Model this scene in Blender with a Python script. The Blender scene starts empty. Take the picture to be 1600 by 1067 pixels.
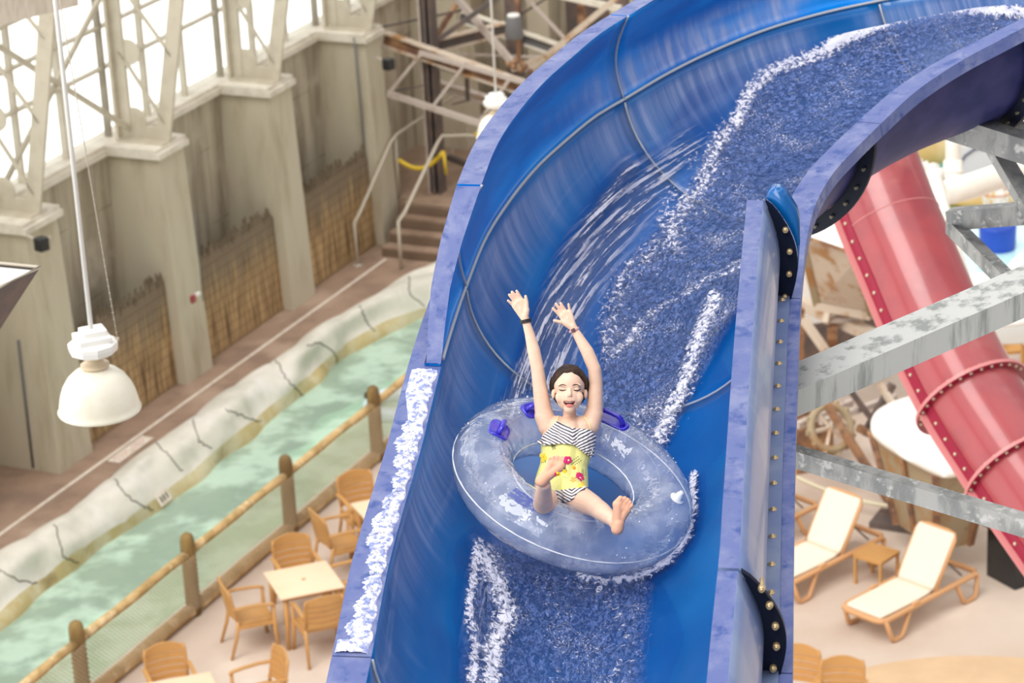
import bpy, bmesh, math, random
import numpy as np
from math import sin, cos, pi, radians, atan2, sqrt
from mathutils import Vector, Matrix
from mathutils.bvhtree import BVHTree
random.seed(7)
S = bpy.context.scene
COL = S.collection

# ------------------------------------------------------------------ camera
F = 4394.0; TH = radians(21.3); H = 16.0
CAMP = np.array([0, 0, H])
FW = np.array([0, cos(TH), -sin(TH)]); UP0 = np.array([0, sin(TH), cos(TH)]); R0 = np.array([1., 0, 0])
CC, SS = .9987, .0505
cam = bpy.data.cameras.new('camera'); camo = bpy.data.objects.new('camera', cam); COL.objects.link(camo)
xr = R0 * CC - UP0 * SS; yu = R0 * SS + UP0 * CC
camo.matrix_world = Matrix(((xr[0], yu[0], -FW[0], 0), (xr[1], yu[1], -FW[1], 0), (xr[2], yu[2], -FW[2], H), (0, 0, 0, 1)))
cam.sensor_width = 36; cam.lens = F / 1600 * 36; cam.clip_start = .1; cam.clip_end = 500
cam.dof.use_dof = True; cam.dof.focus_distance = 11.9; cam.dof.aperture_fstop = 4.5
S.camera = camo
S.view_settings.view_transform = 'Standard'; S.view_settings.look = 'None'
S.view_settings.gamma = 1; S.view_settings.exposure = 0.0
try: S.view_settings.use_curve_mapping = False
except Exception: pass

# ------------------------------------------------------------------ daylight
def nn(nt, typ, **k):
    n = nt.nodes.new(typ)
    for a, b in k.items(): setattr(n, a, b)
    return n
W = bpy.data.worlds.new('daylight'); S.world = W; W.use_nodes = True
nt = W.node_tree; nt.nodes.clear()
tc = nn(nt, 'ShaderNodeTexCoord')
def mth(nt, op, a, b=None, c=None, clamp=False):
    n = nn(nt, 'ShaderNodeMath', operation=op); n.use_clamp = clamp
    for i, v in enumerate((a, b, c)):
        if v is None: continue
        if isinstance(v, (int, float)): n.inputs[i].default_value = v
        else: nt.links.new(v, n.inputs[i])
    return n.outputs[0]
def sstep(nt, v, a, b):
    n = nn(nt, 'ShaderNodeMapRange', interpolation_type='SMOOTHSTEP')
    nt.links.new(v, n.inputs[0]); n.inputs[1].default_value = a; n.inputs[2].default_value = b
    return n.outputs[0]
sep = nn(nt, 'ShaderNodeSeparateXYZ'); nt.links.new(tc.outputs['Generated'], sep.inputs[0])
dx, dy, dz = sep.outputs
side = mth(nt, 'ADD', mth(nt, 'MULTIPLY', dx, -.9011), mth(nt, 'MULTIPLY', dy, .4337))
win = mth(nt, 'MULTIPLY', sstep(nt, side, .12, .3), mth(nt, 'SUBTRACT', 1.0, sstep(nt, dz, .35, .5)))
# long roof lights running along the hall
along = mth(nt, 'ADD', mth(nt, 'MULTIPLY', dx, .9011), mth(nt, 'MULTIPLY', dy, -.4337))
ratio = mth(nt, 'DIVIDE', along, mth(nt, 'MAXIMUM', dz, .05))
stripe = mth(nt, 'MULTIPLY', sstep(nt, mth(nt, 'SINE', mth(nt, 'MULTIPLY', ratio, 5.0)), .1, .5), sstep(nt, dz, .3, .5))
lum = mth(nt, 'ADD', mth(nt, 'ADD', .50, mth(nt, 'MULTIPLY', win, 1.6)), mth(nt, 'MULTIPLY', stripe, 1.35))
bg = nn(nt, 'ShaderNodeBackground'); bg.inputs[0].default_value = (1, .985, .96, 1)
nt.links.new(lum, bg.inputs[1])
wo = nn(nt, 'ShaderNodeOutputWorld'); nt.links.new(bg.outputs[0], wo.inputs[0])
sun = bpy.data.lights.new('sun', 'SUN'); sun.energy = 2.4; sun.angle = radians(35); sun.color = (1, .97, .92)
suno = bpy.data.objects.new('sun', sun); COL.objects.link(suno)
suno.rotation_euler = Vector((-.42, -.60, 1)).to_track_quat('Z', 'Y').to_euler()

# ------------------------------------------------------------------ picture <-> place
def ray(x, y):
    dx = x - 800; dy = y - 533.5
    d = FW * F + R0 * (dx * CC - dy * SS) + UP0 * (-dx * SS - dy * CC)
    return d / np.linalg.norm(d)
def at(x, y, z=0.):
    d = ray(x, y); return CAMP + d * ((z - H) / d[2])
def dist(x, y, t): return CAMP + ray(x, y) * t
def proj(P):
    v = np.asarray(P) - CAMP; a = v @ R0; b = v @ UP0; w = v @ FW
    a = a * F / w; b = b * F / w
    return np.stack([800 + a * CC - b * SS, 533.5 - a * SS - b * CC], -1)
WD = np.array([.4337, .9011, 0]); ND = np.array([.9011, -.4337, 0]); WP = np.array([-7.09, 34.84, 0])
def wl(s, t, z=0.): return WP + WD * s + ND * t + np.array([0, 0, z])
WROT = atan2(WD[1], WD[0])

# ------------------------------------------------------------------ materials
def mat(name, col, rough=.6, metal=0., col2=None, scale=5., stretch=(1, 1, 1), mixlo=.4, mixhi=.65, detail=5., bump=0., bscale=None,
        coat=0., spec=.5, col3=None, scale3=2., lo3=.5, hi3=.7, alpha=1., sss=0., detail_rough=.6):
    m = bpy.data.materials.new(name); m.use_nodes = True
    nt = m.node_tree; b = nt.nodes['Principled BSDF']
    b.inputs['Base Color'].default_value = (*col, 1); b.inputs['Roughness'].default_value = rough
    b.inputs['Metallic'].default_value = metal; b.inputs['Coat Weight'].default_value = coat
    b.inputs['Coat Roughness'].default_value = .08
    b.inputs['Specular IOR Level'].default_value = spec; b.inputs['Alpha'].default_value = alpha
    if sss:
        b.inputs['Subsurface Weight'].default_value = sss; b.inputs['Subsurface Radius'].default_value = (.02, .008, .004)
        b.inputs['Subsurface Scale'].default_value = .5
    tc = nn(nt, 'ShaderNodeTexCoord')
    def noise(sc, st, det):
        mp = nn(nt, 'ShaderNodeMapping'); mp.inputs['Scale'].default_value = st
        nt.links.new(tc.outputs['Object'], mp.inputs[0])
        n = nn(nt, 'ShaderNodeTexNoise'); n.inputs['Scale'].default_value = sc; n.inputs['Detail'].default_value = det
        n.inputs['Roughness'].default_value = detail_rough
        nt.links.new(mp.outputs[0], n.inputs[0]); return n.outputs['Fac']
    out = None
    if col2 is not None:
        f = sstep(nt, noise(scale, stretch, detail), mixlo, mixhi)
        mx = nn(nt, 'ShaderNodeMix', data_type='RGBA'); nt.links.new(f, mx.inputs[0])
        mx.inputs[6].default_value = (*col, 1); mx.inputs[7].default_value = (*col2, 1); out = mx.outputs[2]
    if col3 is not None:
        f = sstep(nt, noise(scale3, (1, 1, 1), 4), lo3, hi3)
        mx = nn(nt, 'ShaderNodeMix', data_type='RGBA'); nt.links.new(f, mx.inputs[0])
        if out is not None: nt.links.new(out, mx.inputs[6])
        else: mx.inputs[6].default_value = (*col, 1)
        mx.inputs[7].default_value = (*col3, 1); out = mx.outputs[2]
    if out is not None: nt.links.new(out, b.inputs['Base Color'])
    if bump:
        bp = nn(nt, 'ShaderNodeBump'); bp.inputs['Strength'].default_value = bump; bp.inputs['Distance'].default_value = .02
        nt.links.new(noise(bscale or scale, stretch, 4), bp.inputs['Height']); nt.links.new(bp.outputs[0], b.inputs['Normal'])
    return m

M = {}
M['concrete'] = mat('concrete', (.52, .455, .35), .9, col2=(.30, .25, .18), scale=2.6, stretch=(1.4, 1.4, .13), mixlo=.38, mixhi=.68, bump=.3, bscale=9, col3=(.60, .54, .44), scale3=1.1, lo3=.5, hi3=.75)
FORM = M['concrete']
M['pier'] = mat('pier_concrete', (.58, .52, .40), .9, col2=(.40, .34, .23), scale=2.0, stretch=(1.2, 1.2, .25), mixlo=.48, mixhi=.8, bump=.25, bscale=9)
M['ledge'] = mat('ledge_plaster', (.78, .73, .63), .7, col2=(.66, .6, .5), scale=4)
M['cream'] = mat('cream_painted_steel', (.60, .55, .44), .45, col2=(.52, .47, .37), scale=3)
M['walk'] = mat('brown_walkway', (.36, .24, .17), .85, col2=(.27, .18, .13), scale=1.6, bump=.2, bscale=12, col3=(.44, .31, .23), scale3=.7)
M['line'] = mat('painted_line', (.80, .72, .62), .8, col2=(.68, .58, .48), scale=6)
M['patio'] = mat('patio_concrete', (.60, .49, .41), .75, col2=(.53, .41, .33), scale=.9, mixlo=.35, mixhi=.7, bump=.15, bscale=14, col3=(.74, .63, .54), scale3=.45, lo3=.45, hi3=.75)
M['tan'] = mat('tan_floor_paint', (.66, .46, .28), .75, col2=(.60, .41, .25), scale=1.5)
M['bamboo'] = None
M['rock'] = mat('painted_rock', (.74, .70, .62), .85, col2=(.60, .58, .50), scale=1.5, mixlo=.4, mixhi=.7, bump=.5, bscale=6, col3=(.80, .76, .72), scale3=.8)
M['rocklow'] = mat('ochre_rock_base', (.52, .42, .20), .8, col2=(.62, .56, .38), scale=2.2, bump=.4, bscale=6, col3=(.30, .22, .10), scale3=1.4, lo3=.55, hi3=.75)
M['crack'] = mat('dark_crack', (.10, .08, .06), .9)
M['bed'] = mat('river_bed', (.74, .90, .74), .7, col2=(.60, .80, .62), scale=.8)
M['coping'] = mat('pale_coping', (.78, .72, .65), .8, col2=(.7, .64, .57), scale=2)
M['log'] = mat('yellow_log', (.62, .42, .19), .8, col2=(.42, .27, .10), scale=3, stretch=(1, 1, 1), bump=.5, bscale=10, col3=(.80, .62, .38), scale3=5)
M['post'] = mat('brown_post', (.17, .10, .035), .8, col2=(.28, .18, .06), scale=5, stretch=(1, 1, .3), bump=.4, bscale=12)
M['mesh'] = mat('tan_netting', (.60, .46, .30), .8)
M['resin'] = mat('tan_resin', (.58, .31, .105), .45, col2=(.52, .27, .09), scale=3)
M['resin_light'] = mat('pale_resin_top', (.85, .66, .46), .4, col2=(.80, .60, .40), scale=2)
M['loungefr'] = mat('peach_resin_frame', (.62, .33, .15), .45)
M['sling'] = mat('cream_sling_fabric', (.84, .72, .58), .8, bump=.1, bscale=300)
M['white'] = mat('white_enamel', (.86, .85, .82), .35)
M['shade'] = mat('cream_lamp_glass', (.86, .82, .70), .3, col2=(.80, .74, .60), scale=3)
M['galv'] = mat('galvanised_steel', (.40, .40, .39), .5, .35, col2=(.22, .23, .23), scale=7, stretch=(1, 1, .35), mixlo=.42, mixhi=.62, bump=.15, bscale=30, col3=(.55, .55, .54), scale3=14, lo3=.55, hi3=.68)
M['galvlight'] = mat('bright_galvanised_steel', (.56, .57, .56), .5, .15, col2=(.27, .29, .28), scale=11, stretch=(1, 1, .12), mixlo=.47, mixhi=.64, bump=.1, bscale=30)
M['rust'] = mat('rusty_steel', (.33, .17, .085), .8, col2=(.16, .085, .06), scale=4, col3=(.52, .32, .18), scale3=3)
M['rustlight'] = mat('rust_streaked_pale_steel', (.62, .52, .42), .7, col2=(.42, .22, .09), scale=3.2, mixlo=.48, mixhi=.68)
M['palesteel'] = mat('pale_weathered_steel', (.55, .47, .42), .6, col2=(.36, .25, .2), scale=5, mixlo=.5, mixhi=.75)
M['darksteel'] = mat('dark_steel', (.11, .09, .085), .6, col2=(.18, .12, .10), scale=3)
M['rustpanel'] = mat('rust_panel', (.38, .30, .19), .8, col2=(.40, .19, .06), scale=1.9, mixlo=.45, mixhi=.65, col3=(.17, .11, .06), scale3=1.3, lo3=.58, hi3=.72)
M['rail'] = mat('pale_handrail', (.55, .49, .40), .45)
M['yellow'] = mat('yellow_tape', (.72, .50, .03), .5)
M['black'] = mat('black_plastic', (.02, .02, .022), .4)
M['grey'] = mat('grey_plastic', (.15, .145, .15), .5)
M['red'] = mat('red_gelcoat', (.36, .05, .06), .3, col2=(.30, .042, .055), scale=2.5, coat=.4, col3=(.42, .11, .11), scale3=1.2)
M['redpink'] = mat('faded_red_edge', (.62, .22, .22), .35)
M['reddark'] = mat('dark_red_flange', (.30, .008, .04), .35)
M['bolt'] = mat('pale_bolt', (.66, .58, .42), .35, .5)
M['boltdark'] = mat('dull_bolt', (.18, .16, .12), .5, .5)
M['brass'] = mat('brass_bolt', (.62, .46, .26), .35, .6)
M['pvc'] = mat('white_pvc', (.86, .82, .75), .35, col2=(.80, .74, .66), scale=2)
M['pvc_reflect'] = mat('red_reflection_pvc', (.86, .80, .74), .4, col2=(.75, .2, .15), scale=3, mixlo=.52, mixhi=.7)  # red slide's reflection put into the pipe colour; not applied anywhere
M['teal'] = mat('teal_pool_water', (.06, .38, .38), .12, col2=(.1, .48, .46), scale=1.2, bump=.3, bscale=3)
M['aqua'] = mat('pale_pool_water', (.50, .82, .82), .12, col2=(.62, .88, .88), scale=1.2, bump=.3, bscale=3)
M['green'] = mat('green_pool_mat', (.30, .40, .12), .8, col2=(.36, .42, .16), scale=.9)
M['ochre'] = mat('ochre_rockwork', (.55, .38, .15), .85, col2=(.66, .54, .32), scale=1.2, bump=.4)
M['bluepl'] = mat('blue_tub', (.015, .08, .55), .4)
M['roofwhite'] = mat('white_canopy', (.90, .89, .86), .5)
M['board'] = mat('grey_backboard', (.62, .62, .64), .5)
M['boardline'] = mat('dark_board_line', (.07, .07, .12), .5)
M['rope'] = mat('pale_rope', (.66, .60, .44), .8)
M['stair'] = mat('brown_step', (.36, .25, .18), .85, col2=(.27, .18, .12), scale=2)
M['riser'] = mat('dark_riser', (.18, .12, .08), .85)
# slide
def gel_mat(name, c1, c2, bands, coat=.3):
    m = bpy.data.materials.new(name); m.use_nodes = True; nt = m.node_tree; b = nt.nodes['Principled BSDF']
    uv = nn(nt, 'ShaderNodeUVMap').outputs[0]; sp = nn(nt, 'ShaderNodeSeparateXYZ'); nt.links.new(uv, sp.inputs[0])
    def noi(st, sc, det=4):
        mp = nn(nt, 'ShaderNodeMapping'); mp.inputs['Scale'].default_value = st; nt.links.new(uv, mp.inputs[0])
        n = nn(nt, 'ShaderNodeTexNoise'); n.inputs['Scale'].default_value = sc; n.inputs['Detail'].default_value = det; nt.links.new(mp.outputs[0], n.inputs[0]); return n.outputs['Fac']
    mx = nn(nt, 'ShaderNodeMix', data_type='RGBA'); nt.links.new(sstep(nt, noi((1, 2, 1), 1.6), .35, .65), mx.inputs[0]); mx.inputs[6].default_value = (*c1, 1); mx.inputs[7].default_value = (*c2, 1)
    w = None
    for a0, a1, b0, b1, u0, u1, k in bands:      # chalky scuffs plus wet-wall reflections, painted as pale bands
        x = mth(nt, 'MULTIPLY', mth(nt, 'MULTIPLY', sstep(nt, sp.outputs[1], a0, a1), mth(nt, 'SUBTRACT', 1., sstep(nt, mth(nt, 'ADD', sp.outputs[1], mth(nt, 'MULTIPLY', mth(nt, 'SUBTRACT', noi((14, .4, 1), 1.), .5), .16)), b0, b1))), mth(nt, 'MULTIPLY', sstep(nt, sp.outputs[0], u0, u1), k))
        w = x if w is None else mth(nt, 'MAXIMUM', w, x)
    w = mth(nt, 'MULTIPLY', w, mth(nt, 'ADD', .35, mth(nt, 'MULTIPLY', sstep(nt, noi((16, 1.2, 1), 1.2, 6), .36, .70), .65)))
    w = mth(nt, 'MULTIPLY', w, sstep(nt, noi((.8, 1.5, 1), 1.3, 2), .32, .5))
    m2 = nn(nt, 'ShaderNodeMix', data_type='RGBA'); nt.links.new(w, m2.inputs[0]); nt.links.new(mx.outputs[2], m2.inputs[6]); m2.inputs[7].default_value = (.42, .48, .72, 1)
    nt.links.new(m2.outputs[2], b.inputs['Base Color']); b.inputs['Roughness'].default_value = .3; b.inputs['Coat Weight'].default_value = coat; b.inputs['Coat Roughness'].default_value = .06; b.inputs['Specular IOR Level'].default_value = .35
    return m
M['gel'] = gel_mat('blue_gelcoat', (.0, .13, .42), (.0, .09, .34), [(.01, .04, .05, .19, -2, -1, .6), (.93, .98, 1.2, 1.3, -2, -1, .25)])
M['gel_lit'] = gel_mat('lit_blue_gelcoat', (.0, .25, .80), (.0, .15, .60), [(.02, .10, .25, .55, 3.9, 5.0, .8)], .1)  # trough gelcoat made brighter for the light falling on this wall
M['flange'] = mat('sheen_blue_flange', (.12, .155, .37), .5, col2=(.21, .24, .43), scale=7, mixlo=.42, mixhi=.72, col3=(.05, .09, .30), scale3=12, spec=.3)  # lavender reflection on the wet top faces mixed into the blue
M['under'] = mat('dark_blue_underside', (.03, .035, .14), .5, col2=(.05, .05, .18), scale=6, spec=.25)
M['plate'] = mat('black_blue_joint_plate', (.006, .010, .028), .5, spec=.2)
M['seam'] = mat('grey_joint_seal', (.45, .47, .52), .4)
M['shell'] = mat('weathered_blue_shell', (.14, .20, .42), .35, col2=(.22, .28, .46), scale=3, coat=.3)
# person
M['skin'] = mat('skin', (.83, .55, .41), .5, sss=.12, col2=(.87, .60, .46), scale=18)
M['sole'] = mat('sole_skin', (.82, .44, .29), .55, sss=.12)
M['hair'] = mat('dark_brown_hair', (.022, .011, .007), .45, col2=(.05, .024, .013), scale=40, stretch=(1, 1, 1), bump=.5, bscale=80, spec=.3)
M['brow'] = mat('brow_hair', (.09, .045, .028), .7)
M['lash'] = mat('dark_lashes', (.025, .015, .012), .6)
M['lip'] = mat('pink_lip', (.66, .22, .19), .4)
M['mouth'] = mat('dark_mouth', (.10, .012, .012), .6)
M['tongue'] = mat('pink_tongue', (.68, .20, .18), .4)
M['teeth'] = mat('white_teeth', (.85, .80, .72), .3)
M['suit_yellow'] = mat('pale_yellow_lycra', (.84, .80, .30), .6, bump=.1, bscale=30)
M['strap'] = mat('pale_yellow_strap', (.88, .78, .38), .6)
M['magenta'] = mat('magenta_print', (.62, .01, .14), .6)
M['orange'] = mat('orange_print', (.85, .30, .03), .6)
M['gold'] = mat('gold_print', (.88, .60, .02), .6)
M['leafprint'] = mat('dark_green_print', (.02, .05, .03), .6)
M['tealprint'] = mat('teal_print', (.03, .16, .2), .6)
M['handle'] = mat('cobalt_vinyl', (.03, .02, .52), .2, coat=.6)
M['valve'] = mat('white_valve', (.8, .82, .88), .3)
M['print'] = mat('blue_ink', (.05, .08, .5), .5)
M['petal'] = M['magenta']

def stripe_mat():
    m = bpy.data.materials.new('navy_striped_lycra'); m.use_nodes = True; nt = m.node_tree; b = nt.nodes['Principled BSDF']
    uv = nn(nt, 'ShaderNodeUVMap'); sp = nn(nt, 'ShaderNodeSeparateXYZ'); nt.links.new(uv.outputs[0], sp.inputs[0])
    n = nn(nt, 'ShaderNodeTexNoise'); n.inputs['Scale'].default_value = 14; nt.links.new(uv.outputs[0], n.inputs[0])
    v = mth(nt, 'SUBTRACT', sp.outputs[1], mth(nt, 'MULTIPLY', mth(nt, 'ABSOLUTE', sp.outputs[0]), .55))
    v = mth(nt, 'ADD', v, mth(nt, 'MULTIPLY', n.outputs[0], .018))
    s = sstep(nt, mth(nt, 'SINE', mth(nt, 'MULTIPLY', v, 2 * pi / .0135)), .1, .4)
    mx = nn(nt, 'ShaderNodeMix', data_type='RGBA'); nt.links.new(s, mx.inputs[0])
    mx.inputs[6].default_value = (.86, .82, .80, 1); mx.inputs[7].default_value = (.035, .025, .07, 1)
    nt.links.new(mx.outputs[2], b.inputs['Base Color']); b.inputs['Roughness'].default_value = .6
    return m
M['stripes'] = stripe_mat()

def bamboo_mat():
    m = bpy.data.materials.new('bamboo_reed_screen'); m.use_nodes = True; nt = m.node_tree; b = nt.nodes['Principled BSDF']
    tc = nn(nt, 'ShaderNodeTexCoord'); uv = tc.outputs['UV']
    def noi(st, sc, det=3):
        mp = nn(nt, 'ShaderNodeMapping'); mp.inputs['Scale'].default_value = st; nt.links.new(uv, mp.inputs[0])
        n = nn(nt, 'ShaderNodeTexNoise'); n.inputs['Scale'].default_value = sc; n.inputs['Detail'].default_value = det
        nt.links.new(mp.outputs[0], n.inputs[0]); return n.outputs['Fac']
    f = noi((30, 1.2, 1), 1.0, 2)
    r = nn(nt, 'ShaderNodeValToRGB'); nt.links.new(f, r.inputs[0])
    r.color_ramp.elements[0].position = .36; r.color_ramp.elements[0].color = (.14, .08, .035, 1)
    r.color_ramp.elements[1].position = .62; r.color_ramp.elements[1].color = (.58, .39, .19, 1)
    sp = nn(nt, 'ShaderNodeSeparateXYZ'); nt.links.new(uv, sp.inputs[0])
    # weathered greyer tops of the canes
    g = mth(nt, 'ADD', sp.outputs[1], mth(nt, 'MULTIPLY', noi((12, .5, 1), 1.0), 1.2))
    g = sstep(nt, g, 1.3, 2.1)
    mx = nn(nt, 'ShaderNodeMix', data_type='RGBA'); nt.links.new(g, mx.inputs[0]); nt.links.new(r.outputs[0], mx.inputs[6]); mx.inputs[7].default_value = (.22, .165, .11, 1)
    # horizontal tie wires
    w = sstep(nt, mth(nt, 'SINE', mth(nt, 'MULTIPLY', sp.outputs[1], 2 * pi / .16)), .9, 1.0)
    mx2 = nn(nt, 'ShaderNodeMix', data_type='RGBA'); nt.links.new(mth(nt, 'MULTIPLY', w, .6), mx2.inputs[0]); nt.links.new(mx.outputs[2], mx2.inputs[6]); mx2.inputs[7].default_value = (.11, .06, .03, 1)
    nt.links.new(mx2.outputs[2], b.inputs['Base Color']); b.inputs['Roughness'].default_value = .8
    bp = nn(nt, 'ShaderNodeBump'); bp.inputs['Strength'].default_value = .6; nt.links.new(f, bp.inputs['Height']); nt.links.new(bp.outputs[0], b.inputs['Normal'])
    return m
M['bamboo'] = bamboo_mat()

def formwork(m):
    nt = m.node_tree; b = nt.nodes['Principled BSDF']; src = b.inputs['Base Color'].links[0].from_socket
    tc = nn(nt, 'ShaderNodeTexCoord'); mp = nn(nt, 'ShaderNodeMapping'); mp.inputs['Rotation'].default_value = (0, 0, -WROT); nt.links.new(tc.outputs['Object'], mp.inputs[0])
    n = nn(nt, 'ShaderNodeTexNoise'); n.inputs['Scale'].default_value = 1.3; nt.links.new(tc.outputs['Object'], n.inputs[0])
    sp = nn(nt, 'ShaderNodeSeparateXYZ'); nt.links.new(mp.outputs[0], sp.inputs[0])
    g = mth(nt, 'MAXIMUM', sstep(nt, mth(nt, 'SINE', mth(nt, 'MULTIPLY', sp.outputs[0], 2 * pi / .52)), .975, 1.), sstep(nt, mth(nt, 'SINE', mth(nt, 'MULTIPLY', sp.outputs[2], 2 * pi / 1.25)), .996, 1.))
    g = mth(nt, 'MULTIPLY', g, sstep(nt, n.outputs[0], .38, .6))
    mx = nn(nt, 'ShaderNodeMix', data_type='RGBA'); nt.links.new(mth(nt, 'MULTIPLY', g, .65), mx.inputs[0]); nt.links.new(src, mx.inputs[6]); mx.inputs[7].default_value = (.17, .14, .10, 1)
    nt.links.new(mx.outputs[2], b.inputs['Base Color'])
formwork(M['concrete'])

def trans_mat(name, tint, dcol, dens, gloss_rough=.05, fres=1.5, nscale=6., lo=.4, hi=.7, extra=.3, bump=.2, bscale=10., uvst=None, gmax=1.):
    """clear sheet: see-through body, milky patches, mirror coat by angle"""
    m = bpy.data.materials.new(name); m.use_nodes = True; nt = m.node_tree; nt.nodes.clear()
    o = nn(nt, 'ShaderNodeOutputMaterial'); t = nn(nt, 'ShaderNodeBsdfTransparent'); t.inputs[0].default_value = (*tint, 1)
    d = nn(nt, 'ShaderNodeBsdfDiffuse'); d.inputs[0].default_value = (*dcol, 1)
    g = nn(nt, 'ShaderNodeBsdfGlossy'); g.inputs['Roughness'].default_value = gloss_rough
    tc = nn(nt, 'ShaderNodeTexCoord'); src = tc.outputs['Object']
    mp = nn(nt, 'ShaderNodeMapping')
    if uvst: src = tc.outputs['UV']; mp.inputs['Scale'].default_value = uvst
    nt.links.new(src, mp.inputs[0])
    n = nn(nt, 'ShaderNodeTexNoise'); n.inputs['Scale'].default_value = nscale; n.inputs['Detail'].default_value = 5; nt.links.new(mp.outputs[0], n.inputs[0])
    n2 = nn(nt, 'ShaderNodeTexNoise'); n2.inputs['Scale'].default_value = bscale; n2.inputs['Detail'].default_value = 3; nt.links.new(mp.outputs[0], n2.inputs[0])
    bp = nn(nt, 'ShaderNodeBump'); bp.inputs['Strength'].default_value = bump; bp.inputs['Distance'].default_value = .03
    nt.links.new(n2.outputs[0], bp.inputs['Height']); nt.links.new(bp.outputs[0], g.inputs['Normal'])
    f = mth(nt, 'ADD', mth(nt, 'MULTIPLY', sstep(nt, n.outputs[0], lo, hi), extra), dens, clamp=True)
    m1 = nn(nt, 'ShaderNodeMixShader'); nt.links.new(f, m1.inputs[0]); nt.links.new(t.outputs[0], m1.inputs[1]); nt.links.new(d.outputs[0], m1.inputs[2])
    fr = nn(nt, 'ShaderNodeFresnel'); nt.links.new(bp.outputs[0], fr.inputs['Normal'])
    ge = nn(nt, 'ShaderNodeNewGeometry')      # thin sheet: same mirror strength seen from either side
    nt.links.new(mth(nt, 'ADD', fres, mth(nt, 'MULTIPLY', ge.outputs['Backfacing'], 1 / fres - fres)), fr.inputs[0])
    m2 = nn(nt, 'ShaderNodeMixShader'); nt.links.new(mth(nt, 'MULTIPLY', fr.outputs[0], gmax, clamp=True), m2.inputs[0]); nt.links.new(m1.outputs[0], m2.inputs[1]); nt.links.new(g.outputs[0], m2.inputs[2])
    nt.links.new(m2.outputs[0], o.inputs[0]); return m
M['river'] = trans_mat('river_water', (.76, .94, .82), (.68, .90, .75), .42, .12, 1.33, 1.6, .42, .62, .30, .5, 5.)
M['vinyl'] = trans_mat('clear_vinyl', (.93, .95, 1.), (.70, .76, .92), .16, .04, 1.5, 7., .45, .70, .26, .5, 11., gmax=1.7)
M['glass'] = trans_mat('window_glass', (.97, .98, .98), (.9, .9, .9), .02, .05, 1.45, 2, .5, .7, .02, 0., 5.)
M['sheer'] = trans_mat('sheer_net', (1, 1, 1), (.85, .85, .84), .5, .5, 1.0, 5, .4, .6, .1, 0., 5.)

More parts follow.
